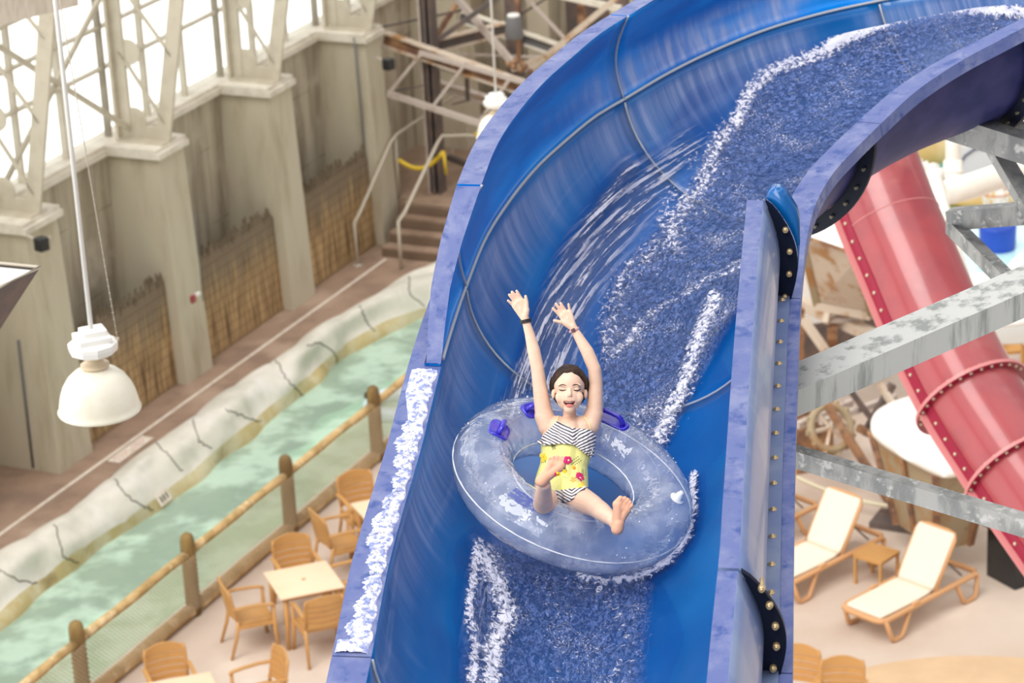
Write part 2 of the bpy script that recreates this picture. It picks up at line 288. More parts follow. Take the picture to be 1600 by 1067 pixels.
def water_mat():
    m = bpy.data.materials.new('rushing_slide_water'); m.use_nodes = True; nt = m.node_tree; nt.nodes.clear()
    o = nn(nt, 'ShaderNodeOutputMaterial')
    uv = nn(nt, 'ShaderNodeUVMap').outputs[0]
    def att(n):
        a = nn(nt, 'ShaderNodeAttribute'); a.attribute_name = n; return a.outputs['Fac']
    def noi(st, sc, det=5, ro=.6, dist_=0.):
        mp = nn(nt, 'ShaderNodeMapping'); mp.inputs['Scale'].default_value = st; nt.links.new(uv, mp.inputs[0])
        n = nn(nt, 'ShaderNodeTexNoise'); n.inputs['Scale'].default_value = sc; n.inputs['Detail'].default_value = det; n.inputs['Roughness'].default_value = ro
        n.inputs['Distortion'].default_value = dist_
        nt.links.new(mp.outputs[0], n.inputs[0]); return n.outputs['Fac']
    foam, chop, streak = att('foam'), att('chop'), att('streak')
    fine = noi((1, 1.15, 1), 34, 7, .72, .8)
    rip = noi((1, 1.8, 1), 30, 4, .6, 1.2)
    rip2 = noi((1, 1.6, 1), 75, 3, .6, .6)
    lines = noi((1.1, 17, 1), 2.2, 5, .62, .25)
    fm = mth(nt, 'ADD', foam, mth(nt, 'MULTIPLY', mth(nt, 'SUBTRACT', fine, .5), 2.4))
    fmask = mth(nt, 'MULTIPLY', sstep(nt, fm, .48, .86), sstep(nt, foam, .03, .25))
    spk = mth(nt, 'MULTIPLY', sstep(nt, mth(nt, 'ADD', mth(nt, 'MULTIPLY', rip2, .6), mth(nt, 'MULTIPLY', noi((1, 1.3, 1), 3.2, 3), .4)), .56, .68), mth(nt, 'MULTIPLY', chop, .75))  # white sparkle on the chop, painted as colour
    st = mth(nt, 'MULTIPLY', sstep(nt, mth(nt, 'ADD', lines, mth(nt, 'MULTIPLY', mth(nt, 'SUBTRACT', fine, .5), .18)), .50, .60), streak)
    white = mth(nt, 'MAXIMUM', mth(nt, 'MAXIMUM', fmask, spk), mth(nt, 'MULTIPLY', st, .85))
    lav_sheen = mth(nt, 'MULTIPLY', chop, mth(nt, 'ADD', .10, mth(nt, 'MULTIPLY', sstep(nt, rip, .42, .64), .75)))  # lavender of the reflected roof, mixed in as diffuse colour
    bp = nn(nt, 'ShaderNodeBump'); bp.inputs['Strength'].default_value = .8; bp.inputs['Distance'].default_value = .016
    hgt = mth(nt, 'ADD', mth(nt, 'MULTIPLY', mth(nt, 'ADD', rip, mth(nt, 'MULTIPLY', rip2, .35)), mth(nt, 'MAXIMUM', chop, .05)), mth(nt, 'MULTIPLY', white, .25))
    hgt = mth(nt, 'ADD', hgt, mth(nt, 'MULTIPLY', mth(nt, 'MULTIPLY', lines, streak), .8))
    nt.links.new(hgt, bp.inputs['Height'])
    tr = nn(nt, 'ShaderNodeBsdfTransparent'); tr.inputs[0].default_value = (.86, .9, .98, 1)
    bd = nn(nt, 'ShaderNodeBsdfDiffuse'); bd.inputs[0].default_value = (.16, .25, .60, 1); nt.links.new(bp.outputs[0], bd.inputs['Normal'])
    wd = nn(nt, 'ShaderNodeBsdfDiffuse'); wd.inputs[0].default_value = (.80, .80, .92, 1)
    gl = nn(nt, 'ShaderNodeBsdfGlossy'); gl.inputs['Roughness'].default_value = .12; nt.links.new(bp.outputs[0], gl.inputs['Normal'])
    a = nn(nt, 'ShaderNodeMixShader'); nt.links.new(lav_sheen, a.inputs[0]); nt.links.new(tr.outputs[0], a.inputs[1]); nt.links.new(bd.outputs[0], a.inputs[2])
    fr = nn(nt, 'ShaderNodeFresnel'); fr.inputs[0].default_value = 1.33; nt.links.new(bp.outputs[0], fr.inputs['Normal'])
    b = nn(nt, 'ShaderNodeMixShader'); nt.links.new(mth(nt, 'MULTIPLY', mth(nt, 'MULTIPLY', fr.outputs[0], 2.2), mth(nt, 'MAXIMUM', mth(nt, 'MAXIMUM', chop, streak), .12), clamp=True), b.inputs[0])
    nt.links.new(a.outputs[0], b.inputs[1]); nt.links.new(gl.outputs[0], b.inputs[2])
    c = nn(nt, 'ShaderNodeMixShader'); nt.links.new(white, c.inputs[0]); nt.links.new(b.outputs[0], c.inputs[1]); nt.links.new(wd.outputs[0], c.inputs[2])
    nt.links.new(c.outputs[0], o.inputs[0]); return m
M['water'] = water_mat()
M['foam'] = mat('white_foam', (.88, .88, .96), .5, col2=(.28, .34, .68), scale=34, mixlo=.45, mixhi=.60, bump=.8, bscale=40)

# ------------------------------------------------------------------ mesh building
def V(p): return np.asarray(p, float)
def unit(v): v = V(v); return v / (np.linalg.norm(v) + 1e-12)
class MB:
    def __init__(s): s.v = []; s.f = []; s.m = []; s.sm = []; s.uv = []
    def add(s, vs, fs, mi=0, sm=False, uvs=None):
        o = len(s.v); s.v += [tuple(map(float, p)) for p in vs]
        for k, f in enumerate(fs):
            s.f.append([o + i for i in f]); s.m.append(mi if isinstance(mi, int) else mi[k]); s.sm.append(sm if isinstance(sm, bool) else sm[k])
            s.uv.append(None if uvs is None else [uvs[i] for i in f])
        return s
    def box(s, c, size, X=(1, 0, 0), Y=None, mi=0, bev=0.):
        X = unit(X); Y = unit(np.cross((0, 0, 1), X)) if Y is None else unit(Y); Z = np.cross(X, Y)
        c = V(c); a, b, h = [q / 2 for q in size]
        if bev <= 0:
            vs = [c + X * a * i + Y * b * j + Z * h * k for k in (-1, 1) for j in (-1, 1) for i in (-1, 1)]
            return s.add(vs, [(0, 2, 3, 1), (4, 5, 7, 6), (0, 1, 5, 4), (2, 6, 7, 3), (0, 4, 6, 2), (1, 3, 7, 5)], mi)
        bm = bmesh.new(); bmesh.ops.create_cube(bm, size=1)
        for v in bm.verts: v.co = Vector((v.co.x * size[0], v.co.y * size[1], v.co.z * size[2]))
        bmesh.ops.bevel(bm, geom=bm.edges[:], offset=bev, segments=3, profile=.5, affect='EDGES')
        bm.verts.ensure_lookup_table()
        vs = [c + X * v.co.x + Y * v.co.y + Z * v.co.z for v in bm.verts]; fs = [[v.index for v in f.verts] for f in bm.faces]
        bm.free(); return s.add(vs, fs, mi, True)
    def bar(s, p, q, w, h, mi=0, up=(0, 0, 1)):
        p, q = V(p), V(q); d = q - p; L = np.linalg.norm(d); X = d / L; Y = unit(np.cross(up, X))
        return s.box((p + q) / 2, (L, w, h), X, Y, mi)
    def ibeam(s, p, q, w, h, mi=0, mj=None, tk=.03):
        p, q = V(p), V(q); X = unit(q - p); Y = unit(np.cross((0, 0, 1), X)); Z = np.cross(X, Y); mj = mi if mj is None else mj
        s.bar(p + Z * (h / 2), q + Z * (h / 2), w, tk, mi); s.bar(p - Z * (h / 2), q - Z * (h / 2), w, tk, mi); return s.bar(p, q, tk * .7, h - tk, mj)
    def loft(s, rings, closed=True, caps=True, mi=0, sm=True, uvs=None):
        n = len(rings[0]); vs = [p for r in rings for p in r]; fs = []; ms = []; sms = []
        for i in range(len(rings) - 1):
            for j in range(n if closed else n - 1):
                k = (j + 1) % n; fs.append((i * n + j, i * n + k, (i + 1) * n + k, (i + 1) * n + j))
                ms.append(mi if isinstance(mi, int) else mi[j]); sms.append(sm if isinstance(sm, bool) else sm[j])
        if caps and closed:
            fs += [tuple(range(n))[::-1], tuple(range((len(rings) - 1) * n, len(rings) * n))]
            c = mi if isinstance(mi, int) else mi[0]; ms += [c, c]; sms += [False, False]
        return s.add(vs, fs, ms, sms, uvs)
    def tube(s, pts, r, seg=10, mi=0, caps=True, closed=False, flat=1.):
        pts = [V(p) for p in pts]; n = len(pts); rs = [r] * n if isinstance(r, (int, float)) else list(r)
        T = []
        for i in range(n):
            a = pts[(i - 1) % n] if (closed or i > 0) else pts[i]; b = pts[(i + 1) % n] if (closed or i < n - 1) else pts[i]
            T.append(unit(b - a))
        ref = V((0, 0, 1)) if abs(T[0][2]) < .9 else V((1, 0, 0)); u = unit(np.cross(ref, T[0])); rings = []
        for i in range(n):
            u = unit(u - T[i] * (u @ T[i])); w = np.cross(T[i], u)
            rings.append([pts[i] + (u * cos(t) + w * sin(t) * flat) * rs[i] for t in np.linspace(0, 2 * pi, seg, endpoint=False)])
        if closed: rings.append(rings[0])
        return s.loft(rings, True, caps and not closed, mi)
    def lathe(s, c, prof, seg=24, axis=(0, 0, 1), mi=0, caps=True, sm=True):
        c = V(c); Z = unit(axis); X = unit(np.cross(Z, (0, 1, 0)) if abs(Z[1]) < .9 else np.cross(Z, (1, 0, 0))); Y = np.cross(Z, X)
        rings = [[c + Z * h + (X * cos(t) + Y * sin(t)) * r for t in np.linspace(0, 2 * pi, seg, endpoint=False)] for r, h in prof]
        return s.loft(rings, True, caps, mi, sm)
    def ball(s, c, r, mi=0, seg=10, X=(1, 0, 0), Y=(0, 1, 0), Z=(0, 0, 1), sc=(1, 1, 1)):
        c = V(c); X, Y, Z = V(X), V(Y), V(Z)
        prof = np.linspace(-pi / 2, pi / 2, seg)
        rings = [[c + (X * cos(t) * cos(p) * sc[0] + Y * sin(t) * cos(p) * sc[1] + Z * sin(p) * sc[2]) * r for t in np.linspace(0, 2 * pi, seg * 2, endpoint=False)] for p in prof]
        return s.loft(rings, True, True, mi)
    def prism(s, poly, z0, z1, mi=0):
        n = len(poly); vs = [(p[0], p[1], z0) for p in poly] + [(p[0], p[1], z1) for p in poly]
        return s.add(vs, [tuple(range(n))[::-1], tuple(range(n, 2 * n))] + [(i, (i + 1) % n, (i + 1) % n + n, i + n) for i in range(n)], mi)
def world_loc(o):
    p = np.zeros(3)
    while o is not None: p = p + np.array(o.location); o = o.parent
    return p
def build(mb, name, mats, parent=None, label=None, kind=None, loc=None):
    if not isinstance(mats, (list, tuple)): mats = [mats]
    me = bpy.data.meshes.new(name); off = world_loc(parent) if parent else np.zeros(3)
    if loc is not None and parent is None: off = V(loc)
    vs = np.array(mb.v) - off
    me.from_pydata([tuple(p) for p in vs], [], mb.f)
    for m in mats: me.materials.append(m)
    me.polygons.foreach_set('material_index', mb.m); me.polygons.foreach_set('use_smooth', mb.sm)
    if any(u is not None for u in mb.uv):
        ul = me.uv_layers.new(name='UVMap'); k = 0
        for f, u in zip(mb.f, mb.uv):
            for i in range(len(f)):
                if u is not None: ul.data[k].uv = u[i]
                k += 1
    bm = bmesh.new(); bm.from_mesh(me); bmesh.ops.recalc_face_normals(bm, faces=bm.faces); bm.to_mesh(me); bm.free()
    me.update()
    o = bpy.data.objects.new(name, me); COL.objects.link(o)
    if parent: o.parent = parent
    elif loc is not None: o.location = tuple(loc)
    if label: o['label'] = label
    if kind: o['kind'] = kind
    return o
def thing(name, label, cat, loc=(0, 0, 0), group=None, rz=0.):
    o = bpy.data.objects.new(name, None); COL.objects.link(o); o.location = tuple(map(float, loc)); o.rotation_euler = (0, 0, rz)
    o.empty_display_size = .2; o['label'] = label; o['category'] = cat
    if group: o['group'] = group
    return o
def tag(o, label, cat, group=None, kind=None):
    o['label'] = label; o['category'] = cat
    if group: o['group'] = group
    if kind: o['kind'] = kind
    return o
def kids(o): return [c for c in bpy.data.objects if c.parent == o]
def dup(root, loc, rz=0., label=None):
    r = root.copy(); COL.objects.link(r); r.location = tuple(map(float, loc)); r.rotation_euler = (0, 0, rz)
    if label: r['label'] = label
    for ch in kids(root):
        c = ch.copy(); COL.objects.link(c); c.parent = r
        for g in kids(ch):
            d = g.copy(); COL.objects.link(d); d.parent = c
    return r
def struct(mb, name, mats, loc=None): return build(mb, name, mats, None, None, 'structure', loc)

# ================================================================== BLUE WATER SLIDE
LP = {0: [(545, 1180), (562, 1110), (580, 1027)], 1: [(580, 1027), (594, 950), (608, 880), (632, 790), (658, 700), (675, 630), (690, 570), (707, 512), (728, 450)],
      2: [(728, 450), (760, 372), (800, 310), (840, 262), (880, 225), (930, 184), (975, 157)], 3: [(975, 157), (1050, 113), (1120, 79), (1200, 47), (1290, 21), (1373, 3)],
      4: [(1373, 3), (1440, -10), (1530, -24), (1640, -33)]}
RP = {0: [(1172, 1230), (1176, 1140), (1180, 1050)], 1: [(1180, 1050), (1185, 880), (1191, 715), (1198, 580), (1205, 465)],
      2: [(1205, 465), (1212, 400), (1222, 350), (1236, 310), (1262, 268), (1300, 228), (1340, 190)], 3: [(1340, 190), (1400, 138), (1470, 93), (1540, 57), (1600, 28)],
      4: [(1600, 28), (1690, -8), (1790, -40)]}
ZL = [10.98, 11.15, 11.5, 11.7, 11.9, 12.05]; ZR = [10.98, 11.15, 11.5, 11.8, 12.1, 12.35]
US = [-.55, 0, 3.0, 4.7, 6.5, 8.0]
def rim_line(P, zs):
    U = []; Q = []
    for k in range(5):
        p = np.array(P[k], float); c = np.r_[0, np.cumsum(np.linalg.norm(np.diff(p, axis=0), axis=1))]; c /= c[-1]
        for it in range(4):
            q = np.array([at(x, y, zs[k] + (zs[k + 1] - zs[k]) * f) for (x, y), f in zip(p, c)])
            c = np.r_[0, np.cumsum(np.linalg.norm(np.diff(q, axis=0), axis=1))]; c /= c[-1]
        for i in range(0 if k == 0 else 1, len(p)):
            U.append(US[k] + (US[k + 1] - US[k]) * c[i]); Q.append(q[i])
    return np.array(U), np.array(Q)
UL, QL = rim_line(LP, ZL); UR, QR = rim_line(RP, ZR)
def cr(U, Q, u):
    i = int(np.clip(np.searchsorted(U, u) - 1, 0, len(U) - 2))
    def tan(j):
        if j == 0: return (Q[1] - Q[0]) / (U[1] - U[0])
        if j == len(U) - 1: return (Q[-1] - Q[-2]) / (U[-1] - U[-2])
        return (Q[j + 1] - Q[j - 1]) / (U[j + 1] - U[j - 1])
    h = U[i + 1] - U[i]; t = (u - U[i]) / h
    return (2 * t**3 - 3 * t * t + 1) * Q[i] + (t**3 - 2 * t * t + t) * h * tan(i) + (-2 * t**3 + 3 * t * t) * Q[i + 1] + (t**3 - t * t) * h * tan(i + 1)
DEP = .64
def frame(u):
    L = cr(UL, QL, u); R = cr(UR, QR, u); e = .12
    t = unit((cr(UL, QL, u + e) + cr(UR, QR, u + e)) - (cr(UL, QL, u - e) + cr(UR, QR, u - e)))
    a = R - L; Wd = np.linalg.norm(a); a = a / Wd; n = unit(np.cross(t, a))
    if n[2] > 0: n = -n
    return L, R, (L + R) / 2, a, n, t, Wd
def inner(u, th, off=0.):
    L, R, Mid, a, n, t, Wd = frame(u)
    return Mid - a * (Wd / 2 - off) * cos(th) + n * (DEP - off) * sin(th)

slide = thing('water_slide', 'wet blue open-topped water slide curving down past the riding girl', 'water slide', (.35, 11., 10.7))
TH_IN = np.linspace(0, pi, 33)
def section(u):
    L, R, Mid, a, n, t, Wd = frame(u); fl, fr = .15, .135
    pts = [L - a * fl + n * .06, L - a * fl, L]
    mi = [1, 1]
    for th in TH_IN[1:-1]: pts.append(Mid - a * (Wd / 2) * cos(th) + n * DEP * sin(th))
    pts.append(R); mi += [0] * (len(TH_IN) - 1)
    pts += [R + a * fr, R + a * fr + n * .07, R + a * (fr - .015) + n * .07, R + a * (fr - .015) + n * .014]
    mi += [1, 1, 2, 2, 2]
    for th in TH_IN[::-1][1:-1]: pts.append(Mid - a * (Wd / 2 + .02) * cos(th) + n * (DEP + .02) * sin(th)); mi.append(2)
    pts += [L - a * (fl - .015) + n * .014, L - a * (fl - .015) + n * .06]; mi += [2, 2]
    while len(mi) < len(pts): mi.append(2)
    return pts, mi
for k in range(5):
    u0, u1 = US[k] + (.004 if k else 0), US[k + 1] - .004
    N = max(8, int((u1 - u0) / .08)); rings = []
    for u in np.linspace(u0, u1, N): r, mi = section(u); rings.append(r)
    UVS = []
    for u in np.linspace(u0, u1, N):
        for j in range(len(rings[0])): UVS.append((u, float(np.clip((j - 2) / 32, 0, 1))))
    sm = [(m != 1) for m in mi]
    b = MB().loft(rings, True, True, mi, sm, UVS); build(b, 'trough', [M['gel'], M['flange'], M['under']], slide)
for k in (1, 2, 3, 4):      # joint between two troughs: seal line inside, bolted plate outside
    u = US[k]; b = MB(); b.tube([inner(u, th, .002) for th in np.linspace(0.02, pi - .02, 40)], .007, 6)
    build(b, 'joint_seal', M['seam'], slide, label='pale grey seal line across the blue slide')
    L, R, Mid, a, n, t, Wd = frame(u); b = MB()
    rings = []
    for th in np.linspace(.12, pi - .12, 40):
        p = lambda off: Mid - a * (Wd / 2 + off) * cos(th) + n * (DEP + off) * sin(th)
        rings.append([p(.021) - t * .012, p(.10) - t * .012, p(.10) + t * .012, p(.021) + t * .012])
    b.loft(rings, True, True, 0, False); pl = build(b, 'joint_plate', M['plate'], slide, label='dark bolted joint plate under the slide')
    for th in np.linspace(.2, pi - .2, 17):
        p = Mid - a * (Wd / 2 + .062) * cos(th) + n * (DEP + .062) * sin(th); build(MB().lathe(p - t * .028, [(.010, 0), (.010, .056)], 6, t), 'bolt', M['boltdark'], pl)

# ---- high outer wall on the left rim
TOPL = [(3.0, (755, 284)), (3.35, (775, 232)), (3.8, (820, 167)), (4.2, (868, 121)), (4.7, (983, 25)), (5.3, (1085, -22)), (6.1, (1230, -75)), (6.9, (1440, -100))]
def top_at(u, px):      # where the sight line meets the trough's cross plane
    L, R, Mid, a, n, t, Wd = frame(u); d = ray(*px); k = ((L - CAMP) @ t) / (d @ t); return CAMP + d * k
TU = []; TP = []
for u, px in TOPL: TU.append(u)
# heights and outward leans along the wall, eased between stations
hs = {}
for u, px in TOPL[:5]:
    L, R, Mid, a, n, t, Wd = frame(u); q = top_at(u, px) - L; hs[u] = (q @ -a, q @ -n)
print('LEFT WALL lean/height', {u: tuple(round(float(x), 2) for x in v) for u, v in hs.items()})
def densify(P, n=12):
    out = []
    for p, q in zip(P[:-1], P[1:]):
        for k in range(n): out.append((p[0] + (q[0] - p[0]) * k / n, p[1] + (q[1] - p[1]) * k / n))
    return out + [P[-1]]
# height and inward lean of the wall along the slide (read off the joints above)
HU = [2.24, 2.4, 2.6, 2.8, 3.0, 3.35, 3.8, 4.3, 4.7, 5.5, 8]; HH = [.0, .09, .22, .36, .53, .50, .47, .47, .49, .49, .49]; HL = [0, 0, -.01, -.05, -.115, -.11, -.10, -.11, -.125, -.12, -.12]
def hL(u): return float(np.interp(u, HU, HH))
def lean_of(u): return float(np.interp(u, HU, HL))
def wall_section(u, side, h, lean, bulge, fw):
    L, R, Mid, a, n, t, Wd = frame(u)
    base, out = (L, -a) if side < 0 else (R, a)
    inn = []; m = 9
    for i in range(m):
        f = i / (m - 1); inn.append(base + out * (lean * f + bulge * sin(pi * f) * min(1, h / .3)) - n * (h * f))
    top = inn[-1]
    pts = inn + [top + out * fw, top + out * fw + n * min(.05, h * .5), top + out * (fw - .012) + n * min(.05, h * .5), top + out * (fw - .012) + n * min(.013, h * .3)]
    mi = [0] * (m - 1) + [1, 1, 2, 2, 2]
    for q in inn[::-1][1:]: pts.append(q + out * .014)
    # foot flange lying on the rim
    pts[-1] = inn[0] + out * .014 - n * .016
    pts += [inn[0] + out * .075 - n * .016, inn[0] + out * .075 - n * .003, inn[0] - n * .003]
    mi += [2] * (len(pts) - len(mi)); return pts, mi
for (a0, a1) in ((2.24, 2.995), (3.005, 4.695), (4.705, 8.)):
    rings = []; UVS = []
    for u in np.linspace(a0, a1, max(12, int((a1 - a0) / .08))):
        r, mi = wall_section(u, -1, max(.015, hL(u)), lean_of(u), -.0 + .07, float(np.interp(u, [2.24, 3, 8], [.065, .115, .115]))); rings.append(r); UVS += [(u, min(1., j / 8)) for j in range(len(r))]
    b = MB().loft(rings, True, True, mi, [m_ != 1 for m_ in mi], UVS); wl_ = build(b, 'outer_wall', [M['gel_lit'], M['flange'], M['under']], slide, label='tall bright blue curved splash wall')
for u in (3.0, 4.7):
    L, R, Mid, a, n, t, Wd = frame(u); h = hL(u); b = MB()
    b.tube([L - a * (lean_of(u) * f + .07 * sin(pi * f)) - n * (h * f) + a * .004 for f in np.linspace(.02, 1, 16)], .006, 6); build(b, 'joint_seal', M['seam'], slide)
# seam strip between trough and wall
b = MB(); b.tube([cr(UL, QL, u) + np.array([0, 0, .006]) for u in np.linspace(2.3, 7.8, 80)], .009, 6); build(b, 'wall_seam', M['seam'], slide, label='pale seam line between trough and splash wall')

# ---- right splash wall, leaning in over the trough
edgeR = densify([(1190, 288), (1182, 430), (1174, 560), (1162, 700), (1146, 880), (1142, 950), (1140, 1067), (1136, 1200)])
LEAN_R = -.085
def solve_hR(u):
    L, R, Mid, a, n, t, Wd = frame(u); best = None
    for h in np.linspace(.1, .7, 121):
        for ln in np.linspace(-.16, .02, 19):
            p = proj(R + a * ln - n * h); d = min(np.hypot(*(np.array(q) - p)) for q in edgeR[::2])
            c = d + abs(h - .47) * 40
            if best is None or c < best[0]: best = (c, h, ln)
    return best
uR = np.linspace(-.5, 3.0, 12); solR = [solve_hR(u) for u in uR]
print('RIGHT', [(round(float(u), 1), round(s[0], 1), round(s[1], 2), round(s[2], 2)) for u, s in zip(uR, solR)])
lnR = np.polyfit(uR, [s[2] for s in solR], 2); htR = np.polyfit(uR, [s[1] for s in solR], 1)
def wallR_section(u):
    L, R, Mid, a, n, t, Wd = frame(u); h = np.polyval(htR, u); ln = np.polyval(lnR, u); m = 12
    if u < 0: h -= .0
    inn = [R + a * (ln * f + .045 * sin(pi * f)) - n * h * f for f in np.linspace(0, 1, m)]; top = inn[-1]
    out = [q + a * .014 for q in inn]
    pts = [inn[0] - n * .003, R + a * .085 - n * .003, R + a * .085 - n * .018, out[0] - n * .018] + out[1:-1]
    pts += [top + a * .004, top - a * .068, top - a * .068 + n * .02, inn[-2]] + inn[::-1][2:-1]
    mi = [3, 3, 3] + [3] * (len(out) - 1) + [1, 1, 1] + [2] * 40
    return pts, mi[:len(pts)]
for a0, a1 in ((-.55, -.006), (.006, 2.995)):
    rings = []
    for u in np.linspace(a0, a1, max(8, int((a1 - a0) / .1))): r, mi = wallR_section(u); rings.append(r)
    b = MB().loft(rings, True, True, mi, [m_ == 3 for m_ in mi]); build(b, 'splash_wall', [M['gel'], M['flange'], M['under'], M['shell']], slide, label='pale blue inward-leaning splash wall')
for u, sgn in ((3.0, 1), (0., 1)):      # end plates: dark crescent with bolts
    L, R, Mid, a, n, t, Wd = frame(u); h = np.polyval(htR, u); ln = np.polyval(lnR, u); rings = []
    for f in np.linspace(0, 1, 20):
        q = R + a * (ln * f + .045 * sin(pi * f) + .014) - n * h * f; wd = .075 * (1 - f) ** .5 + .002 + .02 * sin(pi * f)
        rings.append([q - t * .01, q + a * wd - t * .01, q + a * wd + t * .01, q + t * .01])
    pl = build(MB().loft(rings, True, True, 0, False), 'wall_end_plate', M['plate'], slide, label='dark crescent end plate with brass bolts')
    for f in (.03, .27, .5, .72) if u > 0 else (.08, .3, .5, .7, .86):
        q = R + a * (ln * f + .045 * sin(pi * f) + .014 + .045) - n * h * f; b = MB(); b.lathe(q - t * .03, [(.011, 0), (.014, .006), (.014, .02), (.007, .02), (.007, .028)], 8, t)
        b.lathe(q - t * .035, [(.008, 0), (.008, .07)], 8, t); build(b, 'bolt', M['brass'], pl)
# curled blue lip at the upper end of that wall
u = 3.0; L, R, Mid, a, n, t, Wd = frame(u); h = np.polyval(htR, u); ln = np.polyval(lnR, u); rings = []
for i, f in enumerate(np.linspace(0, 1, 18)):
    ang = pi * .5 * min(1, f * 1.9); rad = .085
    c = R + a * (ln + .014) - n * (h - .01)
    o_ = a * (rad * (1 - cos(ang))) + a * .055 * min(1, f * 1.5) - n * (.045 * sin(ang * 2) if ang < pi / 2 else 0) + n * (max(0, f - .35) * .34)
    fp = 1 - .75 * f; pb = R + a * (ln * fp + .045 * sin(pi * fp) + .014) - n * h * fp + a * (.075 * (1 - fp) ** .5 + .004 + .02 * sin(pi * fp)) + t * .015
    q = c + o_; rings.append([pb, q + t * .015, q + t * .10, q + t * .10 + a * .008, q + a * .008 + t * .025, pb + t * .01])
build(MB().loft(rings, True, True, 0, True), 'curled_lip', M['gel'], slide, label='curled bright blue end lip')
for u in np.linspace(.3, 2.95, 14):
    L, R, Mid, a, n, t, Wd = frame(u); p = R + a * .052 - n * .017
    b = MB(); b.lathe(p, [(.016, 0), (.016, .003), (.0095, .004), (.0095, .009), (.004, .011)], 8, -n); build(b, 'bolt', M['brass'], slide, label='brass bolt on the right rim')

# ================================================================== WATER IN THE SLIDE
def seg_d(P, a, b):
    a = np.array(a, float); b = np.array(b, float); ab = b - a; L2 = ab @ ab + 1e-9
    t = np.clip(((P - a) @ ab) / L2, 0, 1); return np.hypot(*(P - (a + t[:, None] * ab)).T)
def line_d(P, pts): return np.min([seg_d(P, pts[i], pts[i + 1]) for i in range(len(pts) - 1)], 0)
def in_poly(P, poly):
    r = np.zeros(len(P), bool); n = len(poly); x, y = P.T
    for i in range(n):
        x1, y1 = poly[i]; x2, y2 = poly[(i + 1) % n]
        c = ((y1 > y) != (y2 > y)); xi = (x2 - x1) * (y - y1) / (y2 - y1 + 1e-9) + x1; r ^= c & (x < xi)
    return r
def soft_poly(P, poly, w):
    d = line_d(P, list(poly) + [poly[0]]); i = in_poly(P, poly); return np.clip(.5 + np.where(i, d, -d) / w, 0, 1)
NU, NT = 430, 190
uS = np.linspace(-.5, 7.9, NU); tS = np.linspace(radians(12), radians(170), NT)
vs = np.empty((NU, NT, 3)); nr = np.empty((NU, NT, 3))
for i, u in enumerate(uS):
    L, R, Mid, a, n, t, Wd = frame(u)
    c, s_ = np.cos(tS)[:, None], np.sin(tS)[:, None]
    vs[i] = Mid - a * (Wd / 2 - .012) * c + n * (DEP - .012) * s_; nr[i] = a * c - n * s_
vs = vs.reshape(-1, 3); nr = nr.reshape(-1, 3); PX = proj(vs)
foam = np.zeros(len(vs)); 
FO = [([(1300, 90), (1200, 140), (1150, 210), (1110, 290), (1060, 360)], 60, .30), ([(1000, 450), (980, 560), (1040, 640)], 70, .28), ([(1130, 400), (1040, 470)], 45, .32), ([(1600, 30), (1450, 30), (1400, 60)], 30, .35),
      ([(1620, 22), (1600, 20), (1540, 16), (1480, 10), (1420, 20), (1385, 30), (1330, 55), (1292, 76)], 15, .9),
      ([(1385, 22), (1360, 30), (1330, 50), (1295, 72)], 13, 1.1),
      ([(1292, 76), (1250, 95), (1215, 105), (1180, 130), (1160, 160), (1150, 190)], 17, .75), ([(1150, 190), (1120, 220), (1105, 260), (1090, 300), (1060, 330), (1050, 380)], 24, .62),
      ([(1050, 300), (1035, 350), (1060, 400)], 22, .55), ([(1080, 250), (1120, 270), (1090, 330)], 30, .4),
      ([(1030, 390), (985, 420), (962, 460), (950, 510), (948, 560)], 32, .5), ([(1160, 418), (1110, 440), (1060, 470), (1010, 500), (980, 540), (950, 560)], 13, .55),
      ([(1120, 470), (1100, 520), (1085, 560), (1075, 600), (1050, 650), (1030, 690)], 20, .72), ([(1030, 640), (1000, 650), (1000, 670), (1025, 685)], 22, .5),
      ([(742, 850), (735, 900), (728, 960), (738, 1010), (734, 1067)], 12, .75), ([(752, 870), (775, 920), (790, 960), (778, 990), (765, 1030), (762, 1090)], 24, .78),
      ([(800, 905), (850, 920), (880, 960), (870, 1060)], 40, .34), ([(900, 920), (960, 940), (990, 1000), (960, 1080)], 45, .38),
      ([(1086, 745), (1086, 800), (1078, 840), (1050, 878), (1005, 905), (960, 912)], 9, .85), ([(900, 905), (950, 915), (935, 930)], 9, .7)]
for pts, w, s_ in FO: foam = np.maximum(foam, s_ * np.exp(-(line_d(PX, pts) / w) ** 2))
chop = soft_poly(PX, [(1650, 0), (1560, 8), (1480, 5), (1385, 30), (1295, 80), (1180, 135), (1110, 225), (1055, 330), (960, 430), (940, 520), (935, 600), (900, 700), (1030, 705), (1085, 600), (1165, 455), (1260, 450), (1400, 300), (1700, 100)], 22)
chop = np.maximum(chop, .75 * soft_poly(PX, [(738, 845), (722, 1090), (1000, 1090), (1015, 880)], 26))
streak = np.zeros(len(vs))
for pts, w, s_ in (([(985, 262), (935, 330), (885, 410), (850, 500), (820, 580), (795, 645)], 13, 1.), ([(1020, 280), (965, 350), (920, 420), (885, 500), (860, 600)], 26, .85),
                   ([(1075, 230), (1010, 300), (960, 360)], 22, .6), ([(760, 900), (745, 1000)], 20, .25)):
    streak = np.maximum(streak, s_ * np.exp(-(line_d(PX, pts) / w) ** 2))
rng = np.random.RandomState(3)
